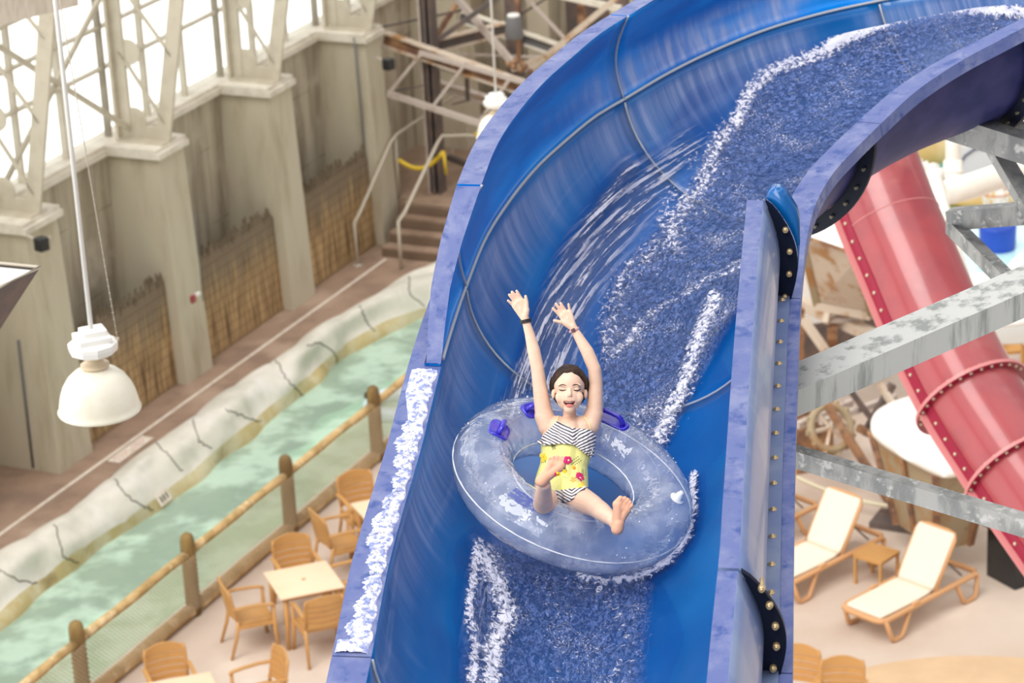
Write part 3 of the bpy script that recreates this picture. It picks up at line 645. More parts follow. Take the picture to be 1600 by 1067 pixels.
def smooth_noise(nu, nt, fu, ft):
    g = rng.rand(fu + 2, ft + 2); x = np.linspace(0, fu, nu); y = np.linspace(0, ft, nt); xi = x.astype(int); yi = y.astype(int); xf = x - xi; yf = y - yi
    xf = xf * xf * (3 - 2 * xf); yf = yf * yf * (3 - 2 * yf)
    A = g[np.ix_(xi, yi)]; B = g[np.ix_(xi + 1, yi)]; C_ = g[np.ix_(xi, yi + 1)]; D = g[np.ix_(xi + 1, yi + 1)]
    return (A * (1 - xf)[:, None] + B * xf[:, None]) * (1 - yf) + (C_ * (1 - xf)[:, None] + D * xf[:, None]) * yf
nz = (smooth_noise(NU, NT, 120, 36) * .6 + smooth_noise(NU, NT, 215, 90) * .4).ravel()
lift = .012 + chop * .018 * nz + foam * .03 * nz
# keep the surface clear of the riding tube
vs = vs + nr * (lift * .8)[:, None]
me = bpy.data.meshes.new('slide_water')
fs = [(i * NT + j, i * NT + j + 1, (i + 1) * NT + j + 1, (i + 1) * NT + j) for i in range(NU - 1) for j in range(NT - 1)]
keep = np.maximum(np.maximum(foam, chop), streak) > .02
fs = [f for f in fs if keep[f[0]] or keep[f[2]]]
me.from_pydata([tuple(p) for p in vs], [], fs); me.polygons.foreach_set('use_smooth', [True] * len(fs))
for nme, arr in (('foam', foam), ('chop', chop), ('streak', streak)):
    A = me.attributes.new(nme, 'FLOAT', 'POINT'); A.data.foreach_set('value', arr.astype(np.float32))
ul = me.uv_layers.new(name='UVMap'); li = np.empty(len(me.loops), int); me.loops.foreach_get('vertex_index', li)
U_, T_ = np.repeat(uS, NT), np.tile(tS, NU) * .7
ul.data.foreach_set('uv', np.stack([U_[li], T_[li]], -1).astype(np.float32).ravel())
me.materials.append(M['water']); wo_ = bpy.data.objects.new('slide_water', me); COL.objects.link(wo_)
bmx = bmesh.new(); bmx.from_mesh(me); loose = [v for v in bmx.verts if not v.link_faces]; bmesh.ops.delete(bmx, geom=loose, context='VERTS'); bmx.to_mesh(me); bmx.free()
tag(wo_, 'choppy foaming water rushing down inside the blue slide', 'water', kind='stuff')

# foam heaped on the flat left rim
b = MB(); NU2, NA = 420, 22; rows = []
for i, u in enumerate(np.linspace(.02, 2.2, NU2)):
    L, R, Mid, a, n, t, Wd = frame(u); f = i / (NU2 - 1)
    w0 = .012 + .006 * sin(u * 37); w1 = .078 + .018 * sin(u * 9.) + .010 * sin(u * 41) + .022 * rng.rand()
    if u < .10: w1 = .142
    elif u > 2.0: w1 = .13
    elif u > 1.75: w1 = .085 + .045 * (u - 1.75) / .25
    row = []
    for j, g in enumerate(np.linspace(0, 1, NA)):
        e = min(g, 1 - g) * 4; hgt = .004 + min(1, e) * (.002 + .008 * rng.rand()) if 0 < j < NA - 1 else -.002
        row.append(L - a * (w0 + (w1 - w0) * g) - n * hgt)
    rows.append(row)
b.loft(rows, False, False)
tag(build(b, 'rim_foam', M['foam']), 'strip of white water foam spilled along the slide\'s left rim', 'foam', kind='stuff')

# galvanised beams that carry the slide
def beam(px0, d0, px1, d1, w, h, label, extra=0., m='galv'):
    p, q = dist(*px0, d0), dist(*px1, d1); q = q + (q - p) * extra
    o = thing('steel_beam', label, 'beam', p); b = MB(); X = unit(q - p); Y = unit(np.cross((0, 0, 1), X)); Z = np.cross(X, Y)
    b.bar(p, q, w, h); build(b, 'box_section', M[m], o); return o, p, q
beam((1190, 632), 12.75, (1625, 444), 13.4, .24, .125, 'thick pale galvanised beam crossing in front of the red slide', .1, 'galvlight')
beam((1190, 697), 12.9, (1640, 832), 12.3, .07, .085, 'slim dark galvanised beam below the thick one, over the loungers', .1)
beam((1478, 192), 15.6, (1640, 243), 15.3, .12, .14, 'galvanised beam just under the slide at the upper right', .1)
beam((1540, 205), 15.75, (1622, 345), 15.4, .10, .06, 'steep galvanised brace at the upper right edge', .2)
beam((1486, 342), 15.9, (1640, 330), 15.6, .10, .11, 'level galvanised beam above the blue tub', .1)
beam((1487, 352), 15.95, (1585, 450), 15.2, .07, .09, 'diagonal spotted galvanised brace running down from the level beam', .1)
beam((1500, 172), 15.9, (1640, 212), 15.7, .05, .06, 'thin galvanised angle behind the upper right beam', .1)

# ================================================================== INNER TUBE
TC = dist(894.4, 755, 12.0); RX, RY = .2065, .327; TR, Tr = .3996, .130
TN = unit([sin(RY), -sin(RX) * cos(RY), cos(RX) * cos(RY)]); E1 = unit(np.cross((0, 1, 0), TN)); E2 = np.cross(TN, E1)
tube_ = thing('inner_tube', 'clear inflatable ride tube carrying the girl down the blue slide', 'swim ring', TC)
def tor(ph, ps, r=Tr, R=TR): return TC + (E1 * cos(ph) + E2 * sin(ph)) * (R + r * cos(ps)) + TN * (r * sin(ps))
b = MB(); rings = []; NP = 160
for i in range(NP + 1):
    ph = 2 * pi * i / NP; pucker = 1 + .010 * abs(sin(ph * 23 + .8 * sin(ph * 5))) + .006 * sin(ph * 31 + 1)
    rings.append([tor(ph, ps, Tr * (1 + (pucker - 1) * (1.2 if cos(ps) < -.3 or abs(cos(ps)) > .8 else .3))) for ps in np.linspace(0, 2 * pi, 40, endpoint=False)])
b.loft(rings, True, False); tb = build(b, 'clear_ring', M['vinyl'], tube_)
for nm, ps, r in (('weld_seam', pi * .97, .0035), ('weld_seam', 0.02, .0035), ('weld_seam', pi * .62, .002)):
    build(MB().tube([tor(ph, ps) for ph in np.linspace(0, 2 * pi, 120, endpoint=False)], r, 6, closed=True), nm, M['valve'] if r > .003 else M['vinyl'], tb)
bm = bmesh.new(); bm.from_mesh(tb.data); BT = BVHTree.FromBMesh(bm); bm.free(); TBL = world_loc(tb)
def drop(bvh, off, px, py, up_=0.):
    d = ray(px, py); h = bvh.ray_cast(Vector(CAMP - off), Vector(d))
    if h[0] is None: return None, None
    n = np.array(h[1]); n = n if n @ d < 0 else -n
    return np.array(h[0]) + off + n * up_, n
def patch_on_tube(pxs, name, m, lift_=.004, parent=None, label=None):
    """a plate lying on the vinyl, outline given as tube angles"""
    pass
def tube_ang(px, py):
    p, n = drop(BT, TBL, px, py)
    if p is None: return None
    v = p - TC; ph = atan2(v @ E2, v @ E1); ps = atan2(v @ TN, sqrt((v @ E1) ** 2 + (v @ E2) ** 2) - TR); return ph, ps
def handle(pc, dph, dps, nm='grab_handle', tilt=0., label=None):
    ph0, ps0 = pc; b = MB(); NA, NB = 26, 3
    ang = np.linspace(0, 2 * pi, NA, endpoint=False)
    def sq(t): c, s = cos(t), sin(t); k = (abs(c) ** 4 + abs(s) ** 4) ** -.25; return c * k, s * k
    rings = []
    for lf, sc in ((0.002, 1.0), (.008, .98), (.010, .9), (.006, .78), (.006, .3), (.006, .02)):
        rings.append([tor(ph0 + dph * sq(t)[0] * sc, ps0 + dps * sq(t)[1] * sc, Tr + lf) for t in ang])
    b.loft(rings, True, False); pl = build(b, 'handle_plate', M['handle'], tube_, label=label)
    b = MB(); pts = []
    for f in np.linspace(-1, 1, 15): pts.append(tor(ph0 + dph * .72 * f, ps0, Tr + .006 + .032 * (1 - abs(f) ** 5)))
    b.tube(pts, .011, 10); build(b, nm, M['handle'], pl)
h1 = tube_ang(780, 672)
if h1: handle(h1, .155, .36, label='cobalt handle plate on the left of the tube')
h2 = tube_ang(962, 660)
if h2: handle((h2[0] + .08, h2[1]), .24, .26, label='cobalt handle plate behind the raised arm')
h3 = tube_ang(833, 640)
if h3: handle((h3[0] - .0, h3[1]), .16, .3, label='cobalt handle plate behind the shoulder')
pv, nv = drop(BT, TBL, 1058, 779)
b = MB(); b.lathe(pv - nv * .002, [(.030, 0), (.033, .004), (.03, .007), (.018, .009), (.016, .03), (.011, .036), (.0105, .045), (.003, .046)], 20, nv)
build(b, 'valve', M['valve'], tube_, label='white inflation valve')
b = MB()
for k in range(15):      # printed safety text, too small to read, as thin ink lines
    ps = .95 + k * .022; w = .30 if k % 7 else .12
    pts = [tor(ph, pi / 2 - .62 + k * .03, Tr + .001) for ph in np.linspace(-2.12 - w / 2, -2.12 + w / 2, 16)]
    seg = [pts[i:i + 2] for i in range(0, 15, 1) if rng.rand() > .15]
    for s2 in seg: b.tube(s2, .0011, 4)
build(b, 'printed_text', M['print'], tube_, label='small blue printed notice on clear vinyl')
b = MB()
for k in range(110):
    ph, ps = rng.rand() * 2 * pi, .1 + rng.rand() * 1.9; p = tor(ph, ps, Tr + .001); b.ball(p, .0015 + .003 * rng.rand() ** 2, 0, 5)
o_ = build(b, 'water_drops', M['valve'], tube_); o_['kind'] = 'stuff'

# ================================================================== HALL: FLOORS, RIVER, WALL
def poly_st(pts, z0, z1, mi=0, b=None):
    b = b or MB(); return b.prism([wl(s, t)[:2] for s, t in pts], z0, z1, mi)
# river edges in the wall's own axes (s along, t out)
ROCKT = [(-9, .0), (-3, -.05), (1.2, .20), (3.6, .10), (6, .14), (8.4, .2), (10.4, .40), (12, .8), (14, 1.7), (17, 3.6), (21, 6.0)]
WATL = [(-9, 1.25), (-3, 1.25), (0.1, 1.22), (2, 1.36), (3.7, 1.30), (6, 1.22), (8.2, 1.10), (9.2, 1.25), (9.95, 1.55), (11.5, 2.2), (13.5, 3.4), (17, 5.2), (21, 7.4)]
def lerp_t(P, s): return float(np.interp(s, [p[0] for p in P], [p[1] for p in P]))
struct(poly_st([(-14, -2.2), (16.5, -2.2), (16.5, 3.6), (14, 2.3), (12, 1.4), (10.4, 1.0), (8.4, .85), (-14, .85)], -.3, 0), 'floor', M['walk'])
struct(poly_st([(0, 0), (0, .055), (11.5, .055), (11.5, 0)], .002, .006, b=poly_st([(-9, 0), (-9, .055), (0, .055), (0, 0)], .002, .006)), 'trim_1', M['line'])
b = MB(); b.box(wl(3.05, .19, .004), (.95, .2, .004), WD, ND); sg = build(b, 'floor_notice', M['line'], loc=wl(3.05, .19, 0)); tag(sg, 'pale stencilled warning notice on the brown walkway by the rocks', 'sign')
b = MB()
for k in range(9):
    for r in range(2):
        if (k + r) % 5 == 4: continue
        b.box(wl(2.68 + k * .092, .155 + r * .075, .0075), (.06, .035, .002), WD, ND)
build(b, 'faded_lettering', mat('faded_red_lettering', (.62, .40, .34), .8), sg)
# patio: everything this side of the fence
fl = MB(); pts = [(-14, 3.72), (13, 3.72)] ; P2 = [wl(s, t)[:2] for s, t in pts] + [wl(22, 9.4)[:2], wl(60, 30)[:2], np.array([60, 60]), np.array([60, 8]), wl(-14, 20)[:2]]
fl.prism(P2, -.35, 0); struct(fl, 'floor_patio', M['patio'])
b = MB(); cx, cy = at(1500, 1085)[:2]
b.prism([(cx + 1.7 * cos(a), cy + .95 * sin(a)) for a in np.linspace(0, 2 * pi, 40, endpoint=False)], .001, .004); struct(b, 'floor_painted_patch', M['tan'])
# river
b = MB(); tl = [(s, t - .5) for s, t in WATL]; struct(poly_st(tl + [(21, 9.2), (13, 3.6), (-9, 3.6), (-14, 3.6), (-14, .8)], -.95, -.85), 'river_bed', M['bed'])
b = MB(); P_w = [wl(s, t, -.34) for s, t in [(s, t - .35) for s, t in WATL] + [(21, 9.2), (13, 3.62), (-14, 3.62), (-14, .8)]]; b.add(P_w, [tuple(range(len(P_w)))])
o = build(b, 'river_water', M['river']); tag(o, 'pale green water of the river channel between rocks and log fence', 'water', kind='stuff')
b = MB(); b.box(wl(-1, 3.66, -.42), (28, .24, .86), WD, ND); struct(b, 'kerb', M['coping'])
# dark submerged ledge at the foot of the rocks
b = MB(); rows = []
for s in np.linspace(-9, 18, 200):
    w = lerp_t(WATL, s); e = .26 + .16 * sin(s * 1.7) + .10 * sin(s * 4.3 + 1) + .06 * sin(s * 9.1); e = max(.06, e + (.22 if s < 4 else 0)); rows.append([wl(s, w - .4, -.37), wl(s, w + e * .6, -.375), wl(s, w + e, -.40), wl(s, w + e, -.9), wl(s, w - .4, -.9)])
struct(b.loft(rows, True, True), 'river_ledge', mat('dark_wet_rock', (.10, .085, .03), .8, col2=(.22, .18, .08), scale=4))
# rock bank
b = MB(); rows = []; ss = np.linspace(-9, 20, 330); rng2 = np.random.RandomState(5); gn = rng2.rand(80, 14)
def gnoise(s, v):
    x = (s + 10) * 1.3; y = v * 6; i = int(x) % 78; j = int(y) % 12; fx, fy = x % 1, y % 1; fx = fx * fx * (3 - 2 * fx); fy = fy * fy * (3 - 2 * fy)
    return (gn[i, j] * (1 - fx) + gn[i + 1, j] * fx) * (1 - fy) + (gn[i, j + 1] * (1 - fx) + gn[i + 1, j + 1] * fx) * fy
for s in ss:
    a, w = lerp_t(ROCKT, s), lerp_t(WATL, s); a += .36 + .04 * sin(s * 2.1); row = []
    for v in np.linspace(0, 1, 26):
        if v < .12: t = a + (w - a) * .02; z = -.05 + v / .12 * .12
        else:
            g = (v - .12) / .88; t = a + (w - a) * (.02 + 1.0 * sin(g * pi / 2) ** 1.0) ; z = .07 + .20 * sin(min(1, g * 2.2) * pi / 2) - 1.15 * g ** 2.6
        k = gnoise(s, v) - .5; blk = .06 * abs(sin(s * 2.35 + 3 * v + 1.3 * sin(s))) ** .35
        row.append(wl(s, t + .16 * k + .0 * blk, z + .14 * k + blk - .04))
    rows.append(row)
nv = len(rows[0]); mis = []
b.loft(rows, False, False, [0] * 18 + [1] * 7)
rb = struct(b, 'rock_bank', [M['rock'], M['rocklow']])
bm = bmesh.new(); bm.from_mesh(rb.data); RB = BVHTree.FromBMesh(bm); bm.free()
b = MB(); Z3 = np.zeros(3)
def rockline(pts, r=.012, n=10):
    out = []
    for p, q in zip(pts[:-1], pts[1:]):
        for k in range(n):
            f = k / n; h, n_ = drop(RB, Z3, p[0] + (q[0] - p[0]) * f + random.uniform(-2, 2), p[1] + (q[1] - p[1]) * f + random.uniform(-2, 2))
            if h is not None: out.append(h + n_ * .002)
    if len(out) > 2: b.tube(out, r, 5)
for L_ in ([(180, 750), (200, 777), (222, 790), (240, 797)], [(240, 688), (268, 715), (285, 738)], [(0, 891), (30, 908), (62, 912)], [(352, 640), (385, 652), (411, 660)], [(432, 563), (446, 590), (470, 615), (492, 632)],
           [(480, 540), (500, 535), (522, 550), (530, 575)], [(560, 470), (570, 498), (588, 520)], [(640, 430), (640, 460), (664, 480)], [(85, 820), (100, 870), (125, 880)], [(300, 640), (310, 690), (332, 700)]):
    rockline(L_, .009)
build(b, 'cracks', M['crack'], rb)
p, n_ = drop(RB, Z3, 254, 778)
if p is not None:
    q1, _ = drop(RB, Z3, 243, 787); q2, _ = drop(RB, Z3, 266, 767); X = unit(q2 - q1); Yv = unit(np.cross(n_, X))
    b = MB(); b.box(p + n_ * .02, (.30, .17, .02), X, Yv); dm = build(b, 'depth_marker', M['line'], loc=p); tag(dm, 'small pale depth marker plate on the rock just above the waterline', 'sign')
    b = MB()
    for k, (wx, hx) in enumerate(((.03, .09), (.035, .09), (.03, .09))): b.box(p + n_ * .032 + X * (-.08 + k * .08), (wx, hx, .004), X, Yv); 
    build(b, 'digits', M['black'], dm)

# wall with battered bays between piers
PIERS = [(-1.35, -.65), (1.98, 2.76), (5.5, 6.2), (8.85, 9.55), (12.15, 12.7), (15.6, 16.2)]
ZT = 3.6
def bay_t(k, z): return -1.35
edges = [-14] + [e for p in PIERS for e in p] + [19]
for k in range(len(PIERS) + 1):
    s0, s1 = edges[2 * k], edges[2 * k + 1]; b = MB()
    rings = [[wl(s0 - .02, bay_t(k, z), z), wl(s1 + .02, bay_t(k, z), z), wl(s1 + .02, -1.75, z), wl(s0 - .02, -1.75, z)] for z in (-.1, 0, .6, 1.0, 1.4, 1.75, 2.1, 2.6, 3.1, ZT)]
    b.loft(rings, True, True, 0, False); struct(b, 'wall_left', M['concrete'])
for s0, s1 in PIERS:
    rings = [[wl(s0 - .03 * (1 - z / ZT), -.30 - .14 * z / ZT, z), wl(s1 + .04 * (1 - z / ZT), -.30 - .14 * z / ZT, z), wl(s1 + .04 * (1 - z / ZT), -1.5, z), wl(s0 - .03 * (1 - z / ZT), -1.5, z)] for z in (-.1, 1.2, 2.4, ZT)]
    struct(MB().loft(rings, True, True, 0, False), 'pillar', M['pier'])
# ledge running over bays and piers
b = MB(); out = []
for k, (s0, s1) in enumerate(PIERS):
    out += [(s0 - .08, -1.28), (s0 - .08, -.38), (s1 + .08, -.38), (s1 + .08, -1.28)]
for zz, ex, hgt in ((ZT, 0, .09), (ZT + .09, -.05, .06)):
    o2 = [(-14, -1.28 + ex)] + [(s, t + (ex if t > -1 else ex)) for s, t in out] + [(19, -1.28 + ex)]
    b.prism([wl(s, t)[:2] for s, t in o2 + [(19, -1.75), (-14, -1.75)]], zz, zz + hgt)
struct(b, 'trim_ledge', M['ledge'])
# bamboo screens
for k in (2, 3, 4):
    s0, s1 = edges[2 * k], edges[2 * k + 1]; b = MB(); n = 190; hmax = 1.68
    A = []; uvs = []
    for i in range(n + 1):
        s = s0 + .03 + (s1 - s0 - .06) * i / n; jag = .34 * (random.random() - .5) * (random.random() > .25) + .04 * sin(i * .06 + 2 * k)
        for z in (0.01, hmax + jag):
            for off in (0., -.035):
                A.append(wl(s, -.47 - .04 * z + off, z)); uvs.append((s, z))
    fs = []
    for i in range(n):
        q = 4 * i; fs += [(q, q + 4, q + 6, q + 2), (q + 2, q + 6, q + 7, q + 3), (q + 1, q + 3, q + 7, q + 5)]
    fs += [(0, 2, 3, 1), (4 * n, 4 * n + 1, 4 * n + 3, 4 * n + 2)]
    b.add(A, fs, 0, False, uvs); o = build(b, 'bamboo_screen', M['bamboo'])
    tag(o, ['brown reed screen on the wall behind the hanging white lamp', 'brown reed screen on the wall bay with the red alarm beside it', 'brown reed screen on the wall bay nearest the brown steps'][k - 2], 'reed screen', 'reed screens along the concrete wall')
# windows over the wall
mids = [-1.0, 2.37, 5.85, 9.2, 12.42, 15.9]; RAILS = [4.82, 5.44, 6.08, 6.75, 7.4, 8.1]
for i in range(-1, 5):
    a = -14 if i < 0 else mids[i]; c = mids[i + 1]
    b = MB(); b.box(wl((a + c) / 2, -1.56, 6.2), (c - a, .02, 4.9), WD, ND); w = struct(b, 'window_%d' % (i + 2), M['glass'])
    b = MB(); nm = max(3, round((c - a) / 1.14))
    for j in range(nm + 1): b.box(wl(a + (c - a) * j / nm, -1.52, 6.2), (.055, .10, 4.9), WD, ND)
    for z in RAILS: b.box(wl((a + c) / 2, -1.52, z), (c - a, .09, .045), WD, ND)
    build(b, 'glazing_bars', M['cream'], w)
# steel frames standing on the piers
for i, s in enumerate(mids):
    lab = ['cream laced steel column past the left end of the wall', 'cream laced steel column on the pier left of the hanging lamp rod', 'cream laced steel column on the second pier, right of the lamp rod', 'cream laced steel column on the third pier of the wall', 'cream laced steel column on the pier by the brown steps', 'cream laced steel column beyond the steel tower'][i]
    t0 = thing('lattice_column', lab, 'steel column', wl(s, -1.2, 3.75), 'cream steel columns on the wall piers'); z1 = 9.2
    b = MB(); b.box(wl(s, -1.30, (3.75 + z1) / 2), (.20, .05, z1 - 3.75), WD, ND); b.box(wl(s, -1.20, (3.75 + z1) / 2), (.05, .22, z1 - 3.75), WD, ND); build(b, 'upright', M['cream'], t0)
    tz = lambda z: -.56 + .21 * (z - 3.75); b = MB()
    b.bar(wl(s, tz(3.75), 3.75), wl(s, tz(z1), z1), .24, .05, 0, WD); b.bar(wl(s + .1, tz(3.75) - .08, 3.75), wl(s + .1, tz(z1) - .08, z1), .03, .2, 0, WD); build(b, 'raking_leg', M['cream'], t0)
    b = MB(); zz = [4.05, 5.1, 6.3, 7.6, 8.9]
    for j in range(4):
        b.bar(wl(s, -1.18, zz[j + 1]), wl(s, tz(zz[j]), zz[j]), .04, .05, 0, WD)
    build(b, 'lacing', M['cream'], t0)
    for z in zz: build(MB().lathe(wl(s - .012, -1.02, z), [(.2, 0), (.2, .024)], 16, WD), 'gusset_plate', M['cream'], t0)
    build(MB().box(wl(s, -.85, 3.86), (.03, .6, .22), WD, ND), 'foot_gusset', M['cream'], t0)
    b = MB(); b.box(wl(s, -.85, 3.765), (.4, .8, .03), WD, ND); build(b, 'base_plate', M['cream'], t0)
for j, (sa, za, sb, zb, lab) in enumerate(((2.37, 6.3, 5.85, 3.9, 'cream diagonal wall brace falling rightwards behind the lamp rod'), (2.37, 3.9, 5.85, 6.3, 'cream diagonal wall brace rising rightwards behind the lamp rod'),
                                           (-1.0, 6.3, 2.37, 3.9, 'cream diagonal wall brace at the left picture edge, falling rightwards'), (-1.0, 3.9, 2.37, 6.3, 'cream diagonal wall brace at the left picture edge, rising rightwards'))):
    b = MB(); b.bar(wl(sa, -1.12 - .03 * (j % 2), za), wl(sb, -1.12 - .03 * (j % 2), zb), .05, .08); tag(build(b, 'cross_brace', M['cream'], loc=wl(sa, -1.1, za)), lab, 'brace', 'cream cross braces before the windows')
# big cream beam at the top left corner
p, q = dist(-60, 22, 27), dist(100, -14, 31); b = MB(); b.bar(p, q, .3, .32); tag(build(b, 'roof_beam', M['ledge'], loc=p), 'thick pale beam cutting across the top left corner', 'beam')

# end wall behind the tower
def box_st(s0, s1, t0, t1, z0, z1, nm, m): b = MB(); b.box(wl((s0 + s1) / 2, (t0 + t1) / 2, (z0 + z1) / 2), (s1 - s0, t1 - t0, z1 - z0), WD, ND); return struct(b, nm, m)
box_st(18.6, 19.2, -1.8, 4.8, 0, 11, 'wall_end', M['concrete'])
for k, tt in enumerate((-.2, 1.5, 3.2)): box_st(18.1, 18.65, tt, tt + .45, .6, 11, 'pillar', M['pier'])
box_st(18.45, 18.62, .45, 1.35, .68, 2.9, 'door_1', M['darksteel'])
# landing and steps
b = MB(); b.box(wl(15.7, 1.2, .34), (5.9, 5.2, .68), WD, ND); struct(b, 'floor_landing', M['stair'])
st = thing('steps', 'brown concrete steps climbing from the walkway to the landing', 'stairs', wl(11.6, .6, 0))
for k in range(4):
    b = MB(); b.box(wl(11.62 + .28 * k + .6, 1.0, .17 * (k + .5)), (1.2 - .04 * k, 2.2, .166), WD, ND, 0); b.box(wl(11.612 + .28 * k, 1.0, .17 * (k + .42)), (.02, 2.18, .13), WD, ND, 1); build(b, 'step', [M['stair'], M['riser']], st)
def pxl(pts, s): # trace -> points in the plane at distance s along the wall
    out = []
    for x, y in pts:
        d = ray(x, y); k = ((wl(s, 0) - CAMP) @ WD) / (d @ WD); out.append(CAMP + d * k)
    return out
h = thing('handrail', 'pale tubular handrail on the wall side of the brown steps', 'handrail', wl(11.05, -.28, 0), 'handrails of the brown steps')
R1 = [wl(11.05, -.28, .0), wl(11.05, -.28, .78), wl(11.25, -.28, .88), wl(12.55, -.30, 1.72), wl(12.8, -.30, 1.8), wl(15.5, -.30, 1.84)]
build(MB().tube(R1, .028, 10), 'rail', M['rail'], h); build(MB().tube([wl(12.75, -.30, .68), wl(12.75, -.30, 1.78)], .025, 8), 'post', M['rail'], h); build(MB().lathe(wl(11.05, -.28, 0), [(.08, 0), (.08, .02), (.03, .03)], 14), 'foot_plate', M['rail'], h)
h = thing('handrail', 'pale tubular handrail on the river side of the brown steps', 'handrail', wl(11.15, .5, 0), 'handrails of the brown steps')
R2 = [wl(11.15, .5, .0), wl(11.15, .5, .84), wl(11.4, .5, .92), wl(12.75, .5, 1.72), wl(12.95, .5, 1.8), wl(13.1, .9, 1.8), wl(13.1, 2.6, 1.8)]
build(MB().tube(R2, .030, 10), 'rail', M['rail'], h); build(MB().tube([wl(13.1, 1.2, .68), wl(13.1, 1.2, 1.78)], .025, 8), 'post', M['rail'], h)
b = MB(); pts = [wl(12.78, -.28 + .88 * f, 1.35 - .22 * sin(pi * min(1, f * 1.0)) + .22 * f) for f in np.linspace(0, 1, 14)]
rings = [[q + np.array([0, 0, .04]), q + ND * .006 + np.array([0, 0, .04]), q + ND * .006 - np.array([0, 0, .04]), q - np.array([0, 0, .04])] for q in pts]
b.tube(pts, .04, 8); b.tube([pts[-1], pts[-1] + np.array([.02, 0, -.4])], .03, 6); tag(build(b, 'yellow_tape', M['yellow'], loc=pts[0]), 'yellow plastic chain hung between handrail post and tower leg', 'barrier tape')
b = MB()
for z in (1.85, 1.62, 1.38): b.tube([wl(13.1, 1.05, z), wl(13.1, 1.2, z - .08), wl(13.1, 1.1, z - .18)], .035, 8)
tag(build(b, 'yellow_tape', M['yellow'], loc=wl(13.1, 1.1, 1.5)), 'knotted yellow tape tied on the handrail beside the blue slide', 'barrier tape')

# steel tower over the landing: every member its own piece
tw = thing('steel_tower', 'rusty open steel tower standing on the landing behind the slide', 'steel tower', wl(13.2, .6, .68))
def tbar(p0, p1, w, h, nm, m, s0=13.2, s1=None):
    p = pxl([p0], s0)[0]; q = pxl([p1], s1 if s1 else s0)[0]; b = MB(); b.bar(p, q, w, h); return build(b, nm, M[m], tw)
c0 = pxl([(685, 318)], 13.2)[0]; c1 = pxl([(665, -40)], 13.2)[0]; base = np.array([c0[0], c0[1], .68]); topc = base + np.array([0, 0, 5.2])
b = MB(); b.box((base + topc) / 2, (.05, .26, 5.2), ND, WD, 0); b.box((base + topc) / 2 - ND * .10, (.03, .26, 5.2), ND, WD, 1); b.box((base + topc) / 2 + ND * .10, (.03, .26, 5.2), ND, WD, 0); build(b, 'corner_post', [M['darksteel'], M['palesteel']], tw)
p2 = wl(15.2, .9, .68); b = MB(); b.box(p2 + np.array([0, 0, 2.9]), (.24, .2, 5.8), ND, WD); build(b, 'corner_post', M['darksteel'], tw)
p3 = wl(15.4, 2.9, .68); b = MB(); b.box(p3 + np.array([0, 0, 3.2]), (.2, .2, 6.4), ND, WD); build(b, 'corner_post', M['darksteel'], tw)
def tib(p0, p1, w, h, nm, m, mj, s0=13.2, s1=None):
    p = pxl([p0], s0)[0]; q = pxl([p1], s1 if s1 else s0)[0]; b = MB(); b.ibeam(p, q, w, h, 0, 1); return build(b, nm, [M[m], M[mj]], tw)
tib((600, 60), (868, 155), .16, .22, 'main_beam', 'rustlight', 'rust', 13.0)
tbar((655, 82), (860, 140), .06, .08, 'rail', 'palesteel', 12.9); tbar((606, 146), (790, 206), .07, .10, 'rail', 'palesteel', 12.7)
tbar((660, 100), (850, 152), .05, .05, 'rail', 'palesteel', 13.3)
tbar((661, 80), (607, 146), .045, .05, 'brace', 'palesteel', 12.9, 12.7); tbar((729, 97), (677, 165), .045, .05, 'brace', 'palesteel', 12.9, 12.7); tbar((800, 118), (750, 188), .045, .05, 'brace', 'palesteel', 12.9, 12.7)
tbar((729, 103), (731, 158), .06, .06, 'hanger', 'darksteel', 13.4); tbar((618, 142), (661, 134), .03, .03, 'tie', 'darksteel', 12.8)
tbar((731, 157), (706, 163), .03, .03, 'tie', 'darksteel', 13.2)
tib((668, 128), (800, 168), .14, .13, 'cross_beam', 'palesteel', 'rustlight', 14.2); tib((678, 72), (790, 44), .16, .20, 'cross_beam', 'rustlight', 'darksteel', 13.6, 14.6)
tib((720, 25), (900, 88), .16, .2, 'cross_beam', 'ledge', 'grey', 15.4); tbar((674, 70), (788, -12), .06, .08, 'brace', 'darksteel', 13.3, 13.8); tbar((676, 66), (716, 2), .07, .08, 'brace', 'rust', 13.4, 14.2)
tbar((704, -14), (806, 104), .10, .10, 'brace', 'palesteel', 13.9); tbar((598, 42), (722, 16), .03, .035, 'tie_rod', 'darksteel', 13.0, 14.)
tbar((824, 112), (962, -2), .09, .10, 'brace', 'rustlight', 14.2); tbar((818, -8), (888, 66), .05, .05, 'brace', 'palesteel', 15.2); tbar((812, 24), (856, -4), .04, .04, 'brace', 'darksteel', 15.3)
tbar((800, 108), (900, 72), .08, .1, 'brace', 'rustlight', 14.4); tbar((690, 84), (860, 90), .04, .04, 'tie', 'palesteel', 14.8); tbar((872, -8), (970, 14), .10, .10, 'cross_beam', 'ledge', 15.); tbar((908, 8), (910, 50), .12, .12, 'hanger', 'rust', 15.2)
tbar((700, 245), (770, 272), .10, .10, 'rail', 'darksteel', 14.2); tbar((706, 252), (708, 205), .04, .04, 'post', 'rail', 15.); tbar((808, -10), (811, 96), .06, .06, 'pipe', 'rust', 13.6)
b = MB()
for x, y in ((795, 100), (803, 104), (813, 108), (820, 104), (828, 112), (806, 96), (816, 99)): b.ball(pxl([(x, y)], 13.5)[0], .06, 0, 6)
build(b, 'joint_knot', M['rust'], tw)

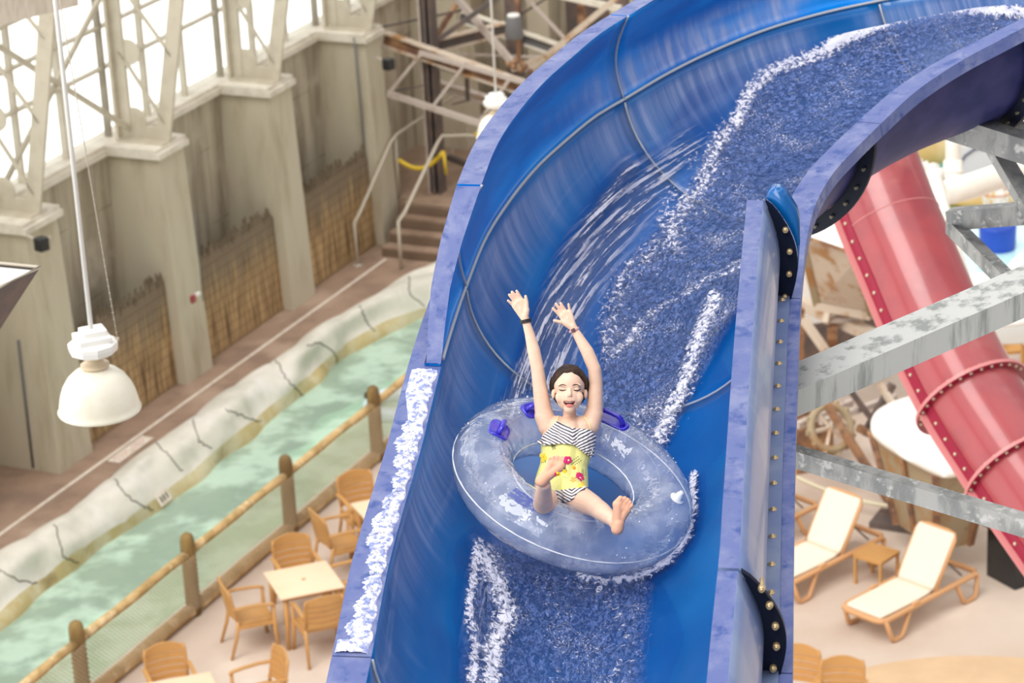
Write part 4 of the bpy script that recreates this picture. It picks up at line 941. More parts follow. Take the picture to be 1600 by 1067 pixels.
# small fittings on walls
def fit(px, s, name, label, cat, fn):
    p = pxl([px], s)[0]; o = thing(name, label, cat, p); fn(o, p); return o
def spk(o, p):
    b = MB(); b.box(p, (.16, .16, .19), WD + ND * .3, None, bev=.015); build(b, 'casing', M['black'], o); b = MB(); b.tube([p, p - ND * .22 + np.array([0, 0, .1])], .02, 6); b.tube([p + WD * .1 , p + WD * .22 + np.array([0, 0, .03])], .02, 6); build(b, 'bracket', M['rail'], o)
fit((65, 381), 1.9, 'loudspeaker', 'small black loudspeaker on the left pier near the metal hopper', 'speaker', spk)
fit((607, 100), 12.1, 'loudspeaker', 'small black loudspeaker on the pier below the orange tower beam', 'speaker', spk)
def alarm(o, p):
    b = MB(); b.box(p, (.10, .06, .12), WD, ND, bev=.01); build(b, 'red_housing', M['red'], o); b = MB(); b.box(p + WD * .12 + np.array([0, 0, .03]), (.14, .05, .04), WD, ND); build(b, 'strobe', M['white'], o)
fit((302, 467), 5.6, 'fire_alarm', 'red fire alarm on the second pier between two reed screens', 'fire alarm', alarm)
fit((837, 60), 18.0, 'fire_alarm', 'tiny red alarm on the end wall behind the tower', 'fire alarm', alarm)
def conduit(pts, label, r=.02): b = MB(); b.tube(pts, r, 6); tag(build(b, 'conduit', M['grey'], loc=pts[0]), label, 'pipe', 'conduits on the concrete wall')
conduit([wl(12.08, -.52, .02), wl(12.08, -.60, 3.7)], 'thin grey conduit running down the pier by the brown steps')
conduit([wl(1.94, -.75, .05), wl(1.94, -.75, 2.0)], 'thin grey conduit low on the side of the leftmost pier')
conduit([wl(2.7 + 3.4, -.28, 1.15), wl(2.72 + 3.4, -.29, 2.6)], 'thin conduit above the red alarm on the second pier', .008)
b = MB(); b.tube([wl(1.2, -1.25, .12), wl(-3, -1.25, .12)], .04, 8); tag(build(b, 'floor_pipe', M['darksteel'], loc=wl(1.2, -1.25, 0)), 'dark pipe lying along the foot of the wall at the left edge', 'pipe')
def hood(px, s):
    p = pxl([px], s)[0]; o = thing('horn_speaker', 'grey tapered horn hanging on a rusty rod inside the tower', 'speaker', p)
    b = MB(); b.lathe(p - np.array([0, 0, .19]), [(.15, 0), (.16, .02), (.125, .36), (.11, .38)], 18); build(b, 'horn', M['grey'], o); b = MB(); b.lathe(p + np.array([0, 0, .19]), [(.115, 0), (.10, .03)], 18); build(b, 'top_cap', M['white'], o)
hood((803, 42), 13.3)

# ------------------------------------------------------------------ hanging lamps
def lamp(px, d, scale, label, wire):
    p = dist(*px, d); o = thing('pendant_lamp', label, 'lamp', p + np.array([0, 0, .62 * scale]), 'white bell lamps hanging over the river hall'); k = scale; up = np.array([0, 0, 1.])
    prof = [(.285, 0), (.29, .012), (.278, .02), (.275, .06), (.262, .12), (.238, .185), (.20, .245), (.15, .29), (.10, .315), (.075, .322)]
    b = MB(); b.lathe(p, [(r * k, h * k) for r, h in prof] + [((r - .008) * k, (h - .006) * k) for r, h in prof[::-1]], 40, caps=False); build(b, 'shade', M['shade'], o)
    b = MB(); b.lathe(p, [(.075 * k, .315 * k), (.098 * k, .325 * k), (.10 * k, .345 * k), (.07 * k, .352 * k), (.06 * k, .37 * k), (.05 * k, .40 * k)], 28); build(b, 'collar', mat('warm_collar', (.72, .58, .40), .4), o)
    b = MB(); b.lathe(p, [(.06 * k, .40 * k), (.12 * k, .415 * k), (.165 * k, .44 * k), (.172 * k, .47 * k), (.172 * k, .50 * k), (.15 * k, .515 * k)], 10, sm=False)
    b.box(p + up * .56 * k + np.array([.01, 0, 0]), (.17 * k, .15 * k, .09 * k), (1, .4, 0), None, bev=.01 * k); b.box(p + up * .535 * k, (.23 * k, .22 * k, .05 * k), (1, .4, 0), None, bev=.01 * k); build(b, 'ballast_box', M['white'], o)
    b = MB(); b.tube([p + up * .58 * k, p + up * (.58 * k + 6)], .0165 * k if k > .8 else .02, 10); build(b, 'stem', M['white'], o)
    if wire:
        b = MB(); q = p + np.array([.165, .05, .50]) * k; b.tube([q, q + np.array([-.20, .05, 3.2])], .004, 5)
        for j in range(40): c = q + np.array([-.20, .05, 3.2]) * j / 40 * .6; b.ball(c, .006, 0, 4)
        b.box(q - np.array([.02, 0, 0]), (.06, .02, .02)); build(b, 'safety_chain', M['rail'], o)
lamp((156, 641), 19.6, 1.0, 'large white bell lamp hanging at the left in front of the reed screens', True)
lamp((778, 214), 37.5, 1.0, 'white bell lamp hanging beyond the slide\'s outer wall', False)
# metal hopper light at the left edge
d0 = 18.; c = [dist(62, 419, 18.0), dist(-48, 398, 18.5), dist(-120, 445, 17.9), dist(0, 470, 17.5)]
zc = c[0][2]; c = [at(62, 419, zc), at(-48, 408, zc), at(-130, 440, zc), at(-5, 452, zc)]; cen = sum(c) / 4
o = thing('uplight', 'inverted steel pyramid with white top cut off by the left edge', 'light fixture', cen - np.array([0, 0, .5]))
tipc = cen - np.array([0, 0, .42]); b = MB(); inner_ = [q + (tipc - q) * .04 for q in c]
tp = [tipc + (q - cen) * .12 for q in c]
b.loft([tp, c, [q + (cen - q) * .1 for q in c]], True, False, 0, False); b.add(tp, [(0, 1, 2, 3)], 0); build(b, 'steel_body', M['darksteel'], o)
b = MB(); q2 = [q + (cen - q) * .1 - np.array([0, 0, .01]) for q in c]; b.loft([q2, [q - np.array([0, 0, .02]) for q in q2]], True, True, 0, False); build(b, 'white_diffuser', M['white'], o)
b = MB(); b.tube([q + np.array([0, 0, .006]) for q in c], .012, 6, closed=True); build(b, 'rim', M['rail'], o)

# ------------------------------------------------------------------ log fence
FB = [at(317, 975), at(455, 832), at(587, 725)]
FD = unit(wl(1, 0) - wl(0, 0)); 
f1 = FB[1]; fs_ = [f1 + WD * 2.55 * k for k in (-3, -2, -1, 0, 1, 2, 3, 4)]
NDF = ND
PL = ['at the bottom left corner of the picture, outside the frame', 'nearest the bottom left corner', 'second from the bottom left', 'third from the bottom left, above the square table', 'fourth from the bottom left, beside the slide', 'hidden by the slide', 'hidden by the slide', 'hidden by the slide']
fence = thing('log_fence', 'yellow log railing with netting between river and tables', 'fence', fs_[3])
for k, p in enumerate(fs_):
    b = MB(); b.lathe(p, [(.095, -.02), (.095, .98), (.09, 1.06), (.07, 1.11), (.035, 1.135)], 14); po = build(b, 'post', M['post'], fence, label='brown round-topped wooden post')
for nm, z, r, t in (('top_rail', .86, .06, .0), ('bottom_rail', .09, .085, .0)):
    for k in range(len(fs_) - 1):
        b = MB(); pts = [fs_[k] + (fs_[k + 1] - fs_[k]) * f + np.array([0, 0, z + .006 * sin(f * 9 + k)]) for f in np.linspace(.03, .97, 7)]; b.tube(pts, [r * (1 + .05 * sin(i * 2 + k)) for i in range(7)], 12); build(b, nm, M['log'], fence)
for k in range(len(fs_) - 1):
    b = MB(); A, B = fs_[k] + ND * .10, fs_[k + 1] + ND * .10; z0, z1 = .12, .86; Lh = np.linalg.norm(B - A); X = unit(B - A); dl = .062; hh_ = z1 - z0; n = int((Lh + hh_) / dl)
    for sgn in (1, -1):
        for j in range(n):
            x0 = -hh_ + j * dl; a, c = max(0, -x0), min(hh_, Lh - x0)
            if c <= a: continue
            P, Q = (x0 + a, a), (x0 + c, c)
            if sgn < 0: P, Q = (Lh - P[0], P[1]), (Lh - Q[0], Q[1])
            p = A + X * P[0] + np.array([0, 0, z0 + P[1]]); q = A + X * Q[0] + np.array([0, 0, z0 + Q[1]]); b.tube([p, q], .0055, 3, caps=False)
    build(b, 'netting', M['mesh'], fence)
# a swimmer's tube in the river behind the fence
p = at(622, 640, -.34); o = thing('swim_ring', 'pale blue swim ring floating in the river by the slide', 'swim ring', p)
build(MB().tube([p + np.array([.42 * cos(a), .42 * sin(a), .08]) for a in np.linspace(0, 2 * pi, 30, endpoint=False)], .12, 12, closed=True), 'ring', mat('pale_blue_vinyl', (.62, .80, .86), .3), o)
b = MB(); b.box(p + np.array([-.44, .1, .22]), (.12, .16, .03)); b.box(p + np.array([.42, .18, .22]), (.14, .12, .03)); b.box(p + np.array([-.35, -.3, .2]), (.1, .08, .03)); build(b, 'dark_handle', M['black'], o)

# ================================================================== CHAIRS, TABLES, LOUNGERS
def make_chair():
    t = thing('garden_chair', 'tan resin armchair', 'chair', (0, 0, 0)); R_ = M['resin']
    b = MB(); b.box((0, .02, .43), (.46, .44, .035), bev=.012); b.box((0, .225, .415), (.46, .03, .06), bev=.01); build(b, 'seat', R_, t)
    b = MB(); yb = lambda x, z: -.20 - .17 * (z - .43) - .055 + .055 * (1 - (x / .24) ** 2) * -1 + .055
    def slat(z0, z1, xw, arch=0.):
        rings = []
        for x in np.linspace(-xw, xw, 15):
            e = arch * (1 - (x / xw) ** 2); y = -.20 - .19 * ((z0 + z1) / 2 - .43) - .05 * (1 - (x / .25) ** 2)
            rings.append([(x, y - .011, z0 + e * .0), (x, y + .011, z0), (x, y + .004, z1 + e), (x, y - .018, z1 + e)])
        b.loft(rings, True, True, 0, False)
    slat(.50, .565, .215); slat(.578, .645, .222); slat(.658, .725, .228); slat(.738, .805, .23); slat(.815, .885, .232, .055)
    build(b, 'backrest', R_, t)
    for s in (-1, 1):
        b = MB(); b.tube([(s * .235, -.215, .44), (s * .24, -.25, .62), (s * .24, -.29, .83), (s * .225, -.305, .90)], .020, 8); build(b, 'back_post', R_, t)
        b = MB(); b.loft([[(s * .265 + dx, y, z + dz) for dx, dz in ((-.026, 0), (.026, 0), (.026, .022), (-.026, .022))] for y, z in ((-.27, .655), (-.1, .665), (.1, .655), (.235, .635), (.26, .61))], True, True, 0, False); build(b, 'armrest', R_, t)
        b = MB(); b.tube([(s * .285, .26, 0), (s * .268, .235, .3), (s * .262, .235, .64)], [.022, .026, .022], 8); build(b, 'leg', R_, t)
        b = MB(); b.tube([(s * .26, -.34, 0), (s * .245, -.25, .28), (s * .238, -.215, .5)], [.020, .024, .022], 8); build(b, 'leg', R_, t)
        b = MB(); b.bar((s * .25, -.23, .405), (s * .26, .23, .405), .03, .045); build(b, 'side_rail', R_, t)
    return t
chair0 = make_chair(); used = [False]
def chair(x, y, face, label, z=0):
    if not used[0]: used[0] = True; chair0.location = (x, y, z); chair0.rotation_euler = (0, 0, face - pi / 2); chair0['label'] = label; chair0['group'] = 'tan resin armchairs'; return chair0
    c = dup(chair0, (x, y, z), face - pi / 2, label); c['group'] = 'tan resin armchairs'; return c
def make_table():
    t = thing('square_table', 'pale resin table', 'table', (0, 0, 0))
    b = MB(); b.box((0, 0, .725), (.82, .82, .03), bev=.012); build(b, 'tabletop', M['resin_light'], t)
    b = MB(); b.box((0, 0, .69), (.72, .72, .05)); build(b, 'apron', M['resin'], t)
    b = MB(); b.lathe((0, 0, .74), [(.028, 0), (.028, .003), (.018, .0035)], 14); build(b, 'parasol_ring', M['resin'], t)
    for sx in (-1, 1):
        for sy in (-1, 1):
            b = MB(); b.tube([(sx * .33, sy * .33, .70), (sx * .335, sy * .335, .3), (sx * .35, sy * .35, 0)], [.04, .03, .026], 8); build(b, 'leg', M['resin'], t)
    return t
table0 = make_table(); tu = [False]
def table(x, y, rz, label):
    if not tu[0]: tu[0] = True; table0.location = (x, y, 0); table0.rotation_euler = (0, 0, rz); table0['label'] = label; table0['group'] = 'square resin tables'; return table0
    c = dup(table0, (x, y, 0), rz, label); c['group'] = 'square resin tables'; return c
def setup(cx, cy, rz, tl, chairs):
    if tl: table(cx, cy, rz, tl)
    for ang, r, lab, off in chairs:
        a = rz + radians(ang); x, y = cx + r * cos(a) - off * sin(a), cy + r * sin(a) + off * cos(a); chair(x, y, a + pi, lab)
T1 = (at(413.5, 892.6, .74) + at(506, 873.7, .74) + at(535.6, 916.7, .74) + at(442.7, 937.4, .74)) / 4
setup(T1[0], T1[1], radians(19), 'square pale table fully in view by the log fence, a tan chair on each side',
      [(180, .72, 'tan armchair on the left side of the fully visible table', .05), (90, .62, 'tan armchair behind the fully visible table, nearest the log fence', -.1), (270, .62, 'tan armchair with its slatted back to us, in front of the fully visible table', .0), (0, .66, 'tan armchair right of the fully visible table, half hidden by the slide', .1)])
T2 = at(598, 800, .74)
setup(T2[0] + .1, T2[1] + .1, radians(22), 'square pale table half hidden behind the slide\'s left rim',
      [(185, .72, 'tan armchair left of the half-hidden table by the slide rim', -.05), (92, .66, 'tan armchair behind the half-hidden table by the slide rim', .12)])
T3 = at(285, 1083, .74)
setup(T3[0], T3[1], radians(16), 'square pale table cut off by the bottom edge at the left', [(92, .62, 'tan armchair behind the table at the bottom left edge', .0), (8, .95, 'tan armchair showing only its top right of the bottom edge table', .1)])
p = at(1240, 1080, .5); chair(p[0], p[1], radians(250), 'tan armchair touching the slide rim at the bottom right edge')
p = at(1316, 1100, .5); chair(p[0], p[1], radians(262), 'tan armchair cut off by the bottom edge, right of the slide')
p = at(1590, 560, .3); chair(p[0], p[1] + .2, radians(275), 'tan armchair far off at the right edge behind the red slide')
p = at(1618, 560, .3); table(p[0] + .15, p[1] - .5, radians(10), 'table far off at the right edge behind the red slide')

def make_lounger():      # lies along +x, foot end at the origin
    t = thing('sun_lounger', 'lounger', 'sun lounger', (0, 0, 0)); Fm = M['loungefr']; r = .036
    b = MB()
    b.tube([(1.78, -.33, .33), (.1, -.33, .33), (0.02, -.29, .325), (0, -.2, .32), (0, .2, .32), (.02, .29, .325), (.1, .33, .33), (1.78, .33, .33), (1.84, .27, .33), (1.84, -.27, .33)], r, 10, closed=True)
    b.tube([(1.05, -.32, .32), (1.05, .32, .32)], .02, 8); build(b, 'frame', Fm, t)
    for s in (-1, 1):
        b = MB(); b.tube([(.06, s * .33, .33), (.16, s * .345, .05), (.20, s * .35, .028), (.32, s * .35, .028), (.37, s * .345, .06), (.52, s * .33, .33)], .030, 10); build(b, 'leg', Fm, t)
        b = MB(); b.tube([(1.40, s * .33, .33), (1.52, s * .345, .06), (1.57, s * .35, .028), (1.74, s * .35, .028), (1.78, s * .345, .06), (1.82, s * .33, .32)], .030, 10); build(b, 'leg', Fm, t)
    def sheet(pts, w0, w1, th):
        rings = []
        n = len(pts)
        for i, (x, z) in enumerate(pts):
            a = pts[max(0, i - 1)]; c = pts[min(n - 1, i + 1)]; dx, dz = c[0] - a[0], c[1] - a[1]; L = sqrt(dx * dx + dz * dz); nx, nz = -dz / L, dx / L
            e = min(i, n - 1 - i) / 1.5; w = (w0 + (w1 - w0) * i / (n - 1)) * (1 if e >= 1 else .93 + .07 * e); q = []
            for f, o_ in ((-1, -.4), (-1, .6), (-.94, 1), (0, .75), (.94, 1), (1, .6), (1, -.4), (.9, -1), (-.9, -1)): q.append((x + nx * th * o_, w * f, z + nz * th * o_))
            rings.append(q)
        return rings
    b = MB(); b.loft(sheet([(.03, .355), (.08, .365), (.3, .362), (.6, .358), (.9, .362), (1.02, .372)], .285, .29, .018), True, True); build(b, 'sling_seat', M['sling'], t)
    hx, hz, ln, an = 1.02, .37, .74, radians(56); P = [(hx + ln * f * cos(an), hz + ln * f * sin(an)) for f in (0, .06, .3, .6, .9, .97, 1)]
    b = MB(); b.loft(sheet(P, .285, .285, .018), True, True); br = build(b, 'backrest', M['sling'], t)
    b = MB(); e = (cos(an), sin(an)); nx, nz = -e[1] * -.02, -.02 * e[0]
    q = lambda f, y: (hx + ln * f * e[0] + .018 * e[1], y, hz + ln * f * e[1] - .018 * e[0])
    b.tube([q(0, -.30), q(.9, -.30), q(1.0, -.26), q(1.025, -.15), q(1.025, .15), q(1.0, .26), q(.9, .30), q(0, .30)], .022, 8); build(b, 'backrest_frame', Fm, br)
    for s in (-1, 1): build(MB().tube([q(.55, s * .24), (1.62, s * .24, .34)], .012, 6), 'prop_strut', M['darksteel'], t)
    for s in (-1, 1): build(MB().box((.62, s * .335, .37), (.12, .05, .03), bev=.01), 'sling_clip', Fm, t)
    return t
LG0 = make_lounger(); GR = 'cream sun loungers on the patio'
ft = (at(1307, 946, .33) + at(1386, 975, .33)) / 2; ang = radians(42)
LG0.location = (ft[0], ft[1], 0); LG0.rotation_euler = (0, 0, ang); LG0['label'] = 'cream sun lounger nearest us, wholly in view on the right'; LG0['group'] = GR
dup(LG0, (ft[0] - 1.0, ft[1] + 1.16, 0), radians(42), 'cream sun lounger in the middle, its foot end hidden by the slide')['group'] = GR
dup(LG0, (ft[0] - 1.72, ft[1] + 2.22, 0), radians(42), 'farthest cream sun lounger, only its headrest edge and rear showing by the slide')['group'] = GR
c = (at(1337, 860, .42) + at(1365, 846, .42) + at(1406, 863, .42) + at(1370, 880, .42)) / 4; c[2] = 0; A_ = radians(-42)
t = thing('side_table', 'small slatted tan side table between two cream sun loungers', 'side table', c); X = np.array([cos(A_), sin(A_), 0]); Yv = np.array([-sin(A_), cos(A_), 0])
b = MB()
for k in range(7): b.box(c + Yv * (-.18 + .06 * k) + np.array([0, 0, .405]), (.44, .048, .022), X, Yv)
b.box(c + np.array([0, 0, .38]), (.42, .42, .03), X, Yv); build(b, 'slatted_top', M['resin'], t)
for sx in (-1, 1):
    for sy in (-1, 1): build(MB().box(c + X * .19 * sx + Yv * .19 * sy + np.array([0, 0, .19]), (.035, .035, .38), X, Yv), 'leg', M['resin'], t)

# ================================================================== RIGHT SIDE BACKGROUND
# far pools and mats (real ground levels)
def gpoly(px, z, z0): return [at(x, y, z)[:2] for x, y in px]
def slab(px, z0, z1, nm, m, label=None, cat=None, kind='structure'):
    b = MB(); b.prism(gpoly(px, z1, z0), z0, z1)
    if label: return tag(build(b, nm, m, loc=at(*px[0], z1)), label, cat, kind=kind)
    return struct(b, nm, m)
slab([(1380, 330), (1380, 150), (1720, 60), (1720, 470), (1520, 470), (1500, 330)], .0, .02, 'floor_pool_mat', M['green'])
slab([(1438, 232), (1500, 190), (1560, 176), (1700, 196), (1700, 250), (1560, 240), (1480, 258), (1430, 275)], .02, .05, 'teal_pool_water', M['teal'], 'teal pool water at the far upper right', 'water', 'stuff')
slab([(1480, 348), (1720, 330), (1720, 420), (1600, 425), (1560, 470), (1480, 470)], .02, .05, 'pale_pool_water', M['aqua'], 'pale aqua pool water around the blue tub', 'water', 'stuff')
slab([(1430, 320), (1560, 302), (1720, 300), (1720, 345), (1480, 350), (1430, 345)], .02, .04, 'floor_green_mat', M['green'])
def boulder(px, z, r, nm, m, label, sc=(1, 1, .5), sd=0):
    p = at(*px, z); b = MB(); rg = random.Random(sd); ph = [rg.random() * 6 for _ in range(6)]; prof = np.linspace(-pi / 2, pi / 2, 12); rings = []
    for f in prof:
        rings.append([p + np.array([cos(a) * cos(f) * sc[0], sin(a) * cos(f) * sc[1], sin(f) * sc[2]]) * r * (1 + .12 * sin(a * 2 + ph[0]) + .08 * sin(a * 5 + ph[1] + f * 3)) for a in np.linspace(0, 2 * pi, 24, endpoint=False)])
    return tag(build(b.loft(rings, True, True), nm, m, loc=p), label, 'rock')
boulder((1452, 222), .2, 1.0, 'boulder', M['ochre'], 'ochre rockwork boulder beyond the top of the red slide', (1.2, .9, .6), 2)
boulder((1600, 172), .2, 1.6, 'boulder', M['rock'], 'pale rockwork at the far top right edge', (1.6, .8, .5), 3)
boulder((1580, 306), .1, .6, 'boulder', M['ochre'], 'low ochre rock behind the basketball hoop', (2.0, .8, .35), 4)

# white water-play pipes
pp = thing('water_play_pipes', 'white plastic pipework of a water play frame beside the red slide', 'pipe frame', dist(1490, 300, 34))
P_ = lambda x, y, d: dist(x, y, d)
build(MB().tube([P_(1470, 302, 33.5), P_(1520, 290, 33.8), P_(1600, 262, 34.2), P_(1680, 236, 34.5)], .155, 16), 'cross_pipe', M['pvc'], pp)
build(MB().tube([P_(1489, 306, 33.9), P_(1489, 200, 33.9), P_(1488, 150, 33.9)], .092, 14), 'riser_pipe', M['pvc'], pp)
build(MB().tube([P_(1489, 300, 33.9), P_(1489, 250, 33.9)], .115, 14), 'socket', M['pvc'], pp)
build(MB().tube([P_(1489, 270, 33.9), P_(1489, 266, 33.9)], .128, 14), 'socket_collar', M['pvc'], pp)
build(MB().tube([P_(1470, 318, 33.2), P_(1452, 290, 33.2), P_(1438, 255, 33.2)], .09, 12), 'branch_pipe', M['pvc'], pp)
build(MB().tube([P_(1440, 256, 33.0), P_(1428, 252, 33.0)], .055, 10), 'end_cap', M['pvc'], pp)
build(MB().tube([P_(1458, 262, 30.5), P_(1466, 300, 30.2), P_(1484, 370, 29.4), P_(1512, 458, 28.6), P_(1530, 500, 28.2)], [.075, .08, .08, .08, .08], 12), 'downpipe', M['pvc'], pp)
build(MB().tube([P_(1460, 264, 30.4), P_(1464, 284, 30.4)], .095, 12), 'elbow', M['pvc'], pp)
# basketball hoop and tub
hp = at(1560, 395, 0); o = thing('basketball_hoop', 'white netted pool basketball hoop with grey backboard above the blue tub', 'basketball hoop', hp)
pole = hp + np.array([.05, .25, 0]); build(MB().tube([pole, pole + np.array([0, 0, 1.75])], .075, 12), 'pole', M['white'], o)
rc = dist(1556, 300, np.linalg.norm(hp - CAMP) - .9); 
bd = dist(1545, 262, np.linalg.norm(hp - CAMP) + .1)
b = MB(); b.box(bd, (1.15, .05, .85), (1, .1, 0), bev=.02); bb = build(b, 'backboard', M['board'], o)
bx = lambda x, z: bd + unit((1, .1, 0)) * x + np.array([0, -.035, z])
b = MB(); b.tube([bx(-.5, -.38), bx(-.5, .1), bx(-.42, .25), bx(-.25, .36), bx(.5, .38)], .02, 5); b.tube([bx(.08, -.25), bx(.08, .02), bx(.42, .02), bx(.42, -.25)], .018, 5); build(b, 'board_lines', M['boardline'], bb)
b = MB(); RC = [rc + np.array([.24 * cos(a), .24 * sin(a), 0]) for a in np.linspace(0, 2 * pi, 24, endpoint=False)]; b.tube(RC, .014, 6, closed=True); build(b, 'ring', mat('orange_ring', (.6, .22, .08), .5), o)
b = MB()
for k in range(12):
    for sg_ in (-1, 1):
        pts = [rc + np.array([(.24 - .10 * min(1, f * 1.4)) * cos(2 * pi * k / 12 + sg_ * f * 1.1), (.24 - .10 * min(1, f * 1.4)) * sin(2 * pi * k / 12 + sg_ * f * 1.1), -.52 * f]) for f in np.linspace(0, 1, 8)]; b.tube(pts, .011, 4)
build(b, 'net', M['white'], o)
b = MB(); b.lathe(hp + np.array([0, .1, .02]), [(.28, 0), (.30, .05), (.31, .40), (.30, .44), (.1, .45)], 28); tag(build(b, 'blue_tub', M['bluepl'], loc=hp), 'round blue tub base standing in the pale pool under the hoop', 'tub')
# white mound roofs near the pool
def mound(px, d, sx, sy, sz, label):
    p = dist(*px, d); b = MB(); rings = []
    for f in np.linspace(0, pi / 2, 9):
        k = cos(f) ** .5; rings.append([p + np.array([sx * k * math.copysign(abs(cos(a)) ** .7, cos(a)), sy * k * math.copysign(abs(sin(a)) ** .7, sin(a)), sz * sin(f)]) for a in np.linspace(0, 2 * pi, 32, endpoint=False)])
    o = build(b.loft(rings, True, True), 'white_canopy', M['roofwhite'], loc=p); return tag(o, label, 'canopy')
mound((1548, 476), 36, .62, .8, .26, 'white canopy roof between the red slide and the right edge, just above the thick beam')
mound((1640, 450), 36, .5, .9, .3, 'white canopy roof cut off by the right edge beside the diagonal brace')
mound((1590, 502), 37.5, .9, .8, .15, 'white umbrella-like roof above the far tan armchair')

# red slide: bent closed tube
rs = thing('red_slide', 'big red enclosed water slide crossing diagonally on the right', 'water slide', dist(1482, 560, 25.5))
AX = [((1330, 150), 26.2), ((1352, 240), 26.0), ((1384, 330), 25.8), ((1418, 410), 25.6), ((1452, 490), 25.4), ((1486, 562), 25.2), ((1524, 632), 25.0), ((1568, 700), 24.8), ((1614, 768), 24.6), ((1662, 836), 24.4), ((1720, 915), 24.2)]
AP = [dist(*p, d) for p, d in AX]
def spline(P, n):
    out = []; U = list(range(len(P))); Q = np.array(P)
    for u in np.linspace(0, len(P) - 1, n): out.append(cr(np.array(U, float), Q, u))
    return out
def ring_frames(C):
    Fr = []
    for i in range(len(C)):
        T = unit(C[min(i + 1, len(C) - 1)] - C[max(i - 1, 0)]); view = unit(CAMP - C[i]); X = unit(np.cross(T, view)); Yv = np.cross(X, T)
        if Yv @ view < 0: Yv = -Yv
        if proj(C[i] + X)[0] < proj(C[i])[0]: X = -X
        Fr.append((C[i], T, X, Yv))
    return Fr
CS = spline(AP, 90); FR = ring_frames(CS); RR = .46
b = MB(); b.loft([[c + (X * cos(a) + Yv * sin(a)) * RR for a in np.linspace(0, 2 * pi, 48, endpoint=False)] for c, T, X, Yv in FR], True, True); build(b, 'tube_shell', M['red'], rs)
for sa in (radians(152),):
    b = MB(); rings = []
    for c, T, X, Yv in FR:
        d = X * cos(sa) + Yv * sin(sa); e = -X * sin(sa) + Yv * cos(sa); p = c + d * RR; rings.append([p - d * .01 - e * .006, p + d * .07 - e * .006, p + d * .07 + e * .006, p - d * .01 + e * .006])
    fl_ = build(b.loft(rings, True, True, 0, False), 'seam_flange', M['redpink'], rs, label='pale pink-red lengthwise seam flange')
    b = MB(); rings = []
    for c, T, X, Yv in FR:
        d = X * cos(sa - .16) + Yv * sin(sa - .16); e = -X * sin(sa - .16) + Yv * cos(sa - .16); p = c + d * RR; rings.append([p - d * .01 - e * .065, p + d * .006 - e * .065, p + d * .006 + e * .065, p - d * .01 + e * .065])
    st_ = build(b.loft(rings, True, True, 0, False), 'seam_strip', M['reddark'], rs, label='dark red bolted strip along the seam')
    for i in range(4, 88, 3):
        c, T, X, Yv = FR[i]; d = X * cos(sa - .16) + Yv * sin(sa - .16); build(MB().lathe(c + d * (RR + .004), [(.017, 0), (.017, .012), (.009, .018)], 8, d), 'bolt', M['bolt'], st_)
def ring_at(px):
    i = int(np.argmin([np.hypot(*(proj(c) - np.array(px))) for c in CS])); c, T, X, Yv = FR[i]; b = MB(); rings = []
    for a in np.linspace(0, 2 * pi, 65): d = X * cos(a) + Yv * sin(a); rings.append([c + d * (RR - .01) - T * .022, c + d * (RR + .075) - T * .016, c + d * (RR + .075) + T * .016, c + d * (RR - .01) + T * .022])
    rg = build(b.loft(rings, True, False, [1, 0, 1, 1], False), 'ring_flange', [M['redpink'], M['reddark']], rs, label='pale-edged ring flange around the red slide')
    for a in np.linspace(.15, pi - .15, 15): d = X * cos(a) + Yv * sin(a); build(MB().lathe(c + d * (RR + .04) - T * .03, [(.014, 0), (.014, .06)], 8, T), 'bolt', M['bolt'], rg)
ring_at((1516, 618)); ring_at((1592, 738)) 
for px in ((1392, 350), (1468, 524)):
    i = int(np.argmin([np.hypot(*(proj(c) - np.array(px))) for c in CS])); c, T, X, Yv = FR[i]
    build(MB().tube([c + (X * cos(a) + Yv * sin(a)) * (RR + .001) for a in np.linspace(0, 2 * pi, 50, endpoint=False)], .006, 5, closed=True), 'joint_line', M['redpink'], rs)
# support bin / pedestal
p = at(1580, 921, 0); b = MB(); o = thing('black_plinth', 'black box plinth under the red slide at the right edge', 'plinth', p); A_ = radians(-30); X = np.array([cos(radians(30)), sin(radians(30)), 0])
cc = p + np.array([.12, .33, .36]); b.box(cc, (.5, .55, .74), X, bev=.01); build(b, 'box', M['black'], o); b = MB(); b.box(cc + np.array([-.05, 0, .39]), (.62, .6, .03), X); build(b, 'lid', M['darksteel'], o)
b = MB(); b.lathe(dist(1551, 825, 30.), [(.05, 0), (.06, .02), (.05, .1), (.02, .12)], 12, (1, 0, .3)); build(b, 'bracket_cap', M['rail'], o)

# canopy hut with rusty sides and white lid
hc = at(1430, 830, 0); ht = thing('ore_cart', 'rusty box cart with a rounded white lid beside the red slide', 'cart', hc + np.array([.3, .8, 0]))
lid = [(1357, 660), (1372, 640), (1418, 622), (1455, 618), (1530, 690), (1520, 726), (1490, 738), (1462, 735), (1368, 682)]
ZL_ = 1.75; L3 = [at(x, y, ZL_) for x, y in lid]; cen = sum(L3) / len(L3)
b = MB(); rings = []
def round_poly(P, n=6):
    out = []; m_ = len(P)
    for i in range(m_):
        a, c, d = P[i - 1], P[i], P[(i + 1) % m_]
        for t in np.linspace(0, 1, n): out.append((1 - t) ** 2 * (a + c) / 2 + 2 * t * (1 - t) * c + t * t * (c + d) / 2)
    return out
RP_ = round_poly(L3)
for sc_, dz_ in ((.97, -.10), (1.0, -.04), (1.0, .0), (.97, .05), (.88, .09), (.5, .12), (.1, .13)): rings.append([cen + (q - cen) * sc_ + np.array([0, 0, dz_]) for q in RP_])
build(b.loft(rings, True, True), 'white_lid', M['roofwhite'], ht)
crn = [at(1362, 672, 1.65), at(1462, 738, 1.65), at(1545, 720, 1.65), at(1450, 640, 1.65)]; cb = sum(crn) / 4
bot = [cb + (q - cb) * .62 + np.array([.05, 0, -1.25]) for q in crn]
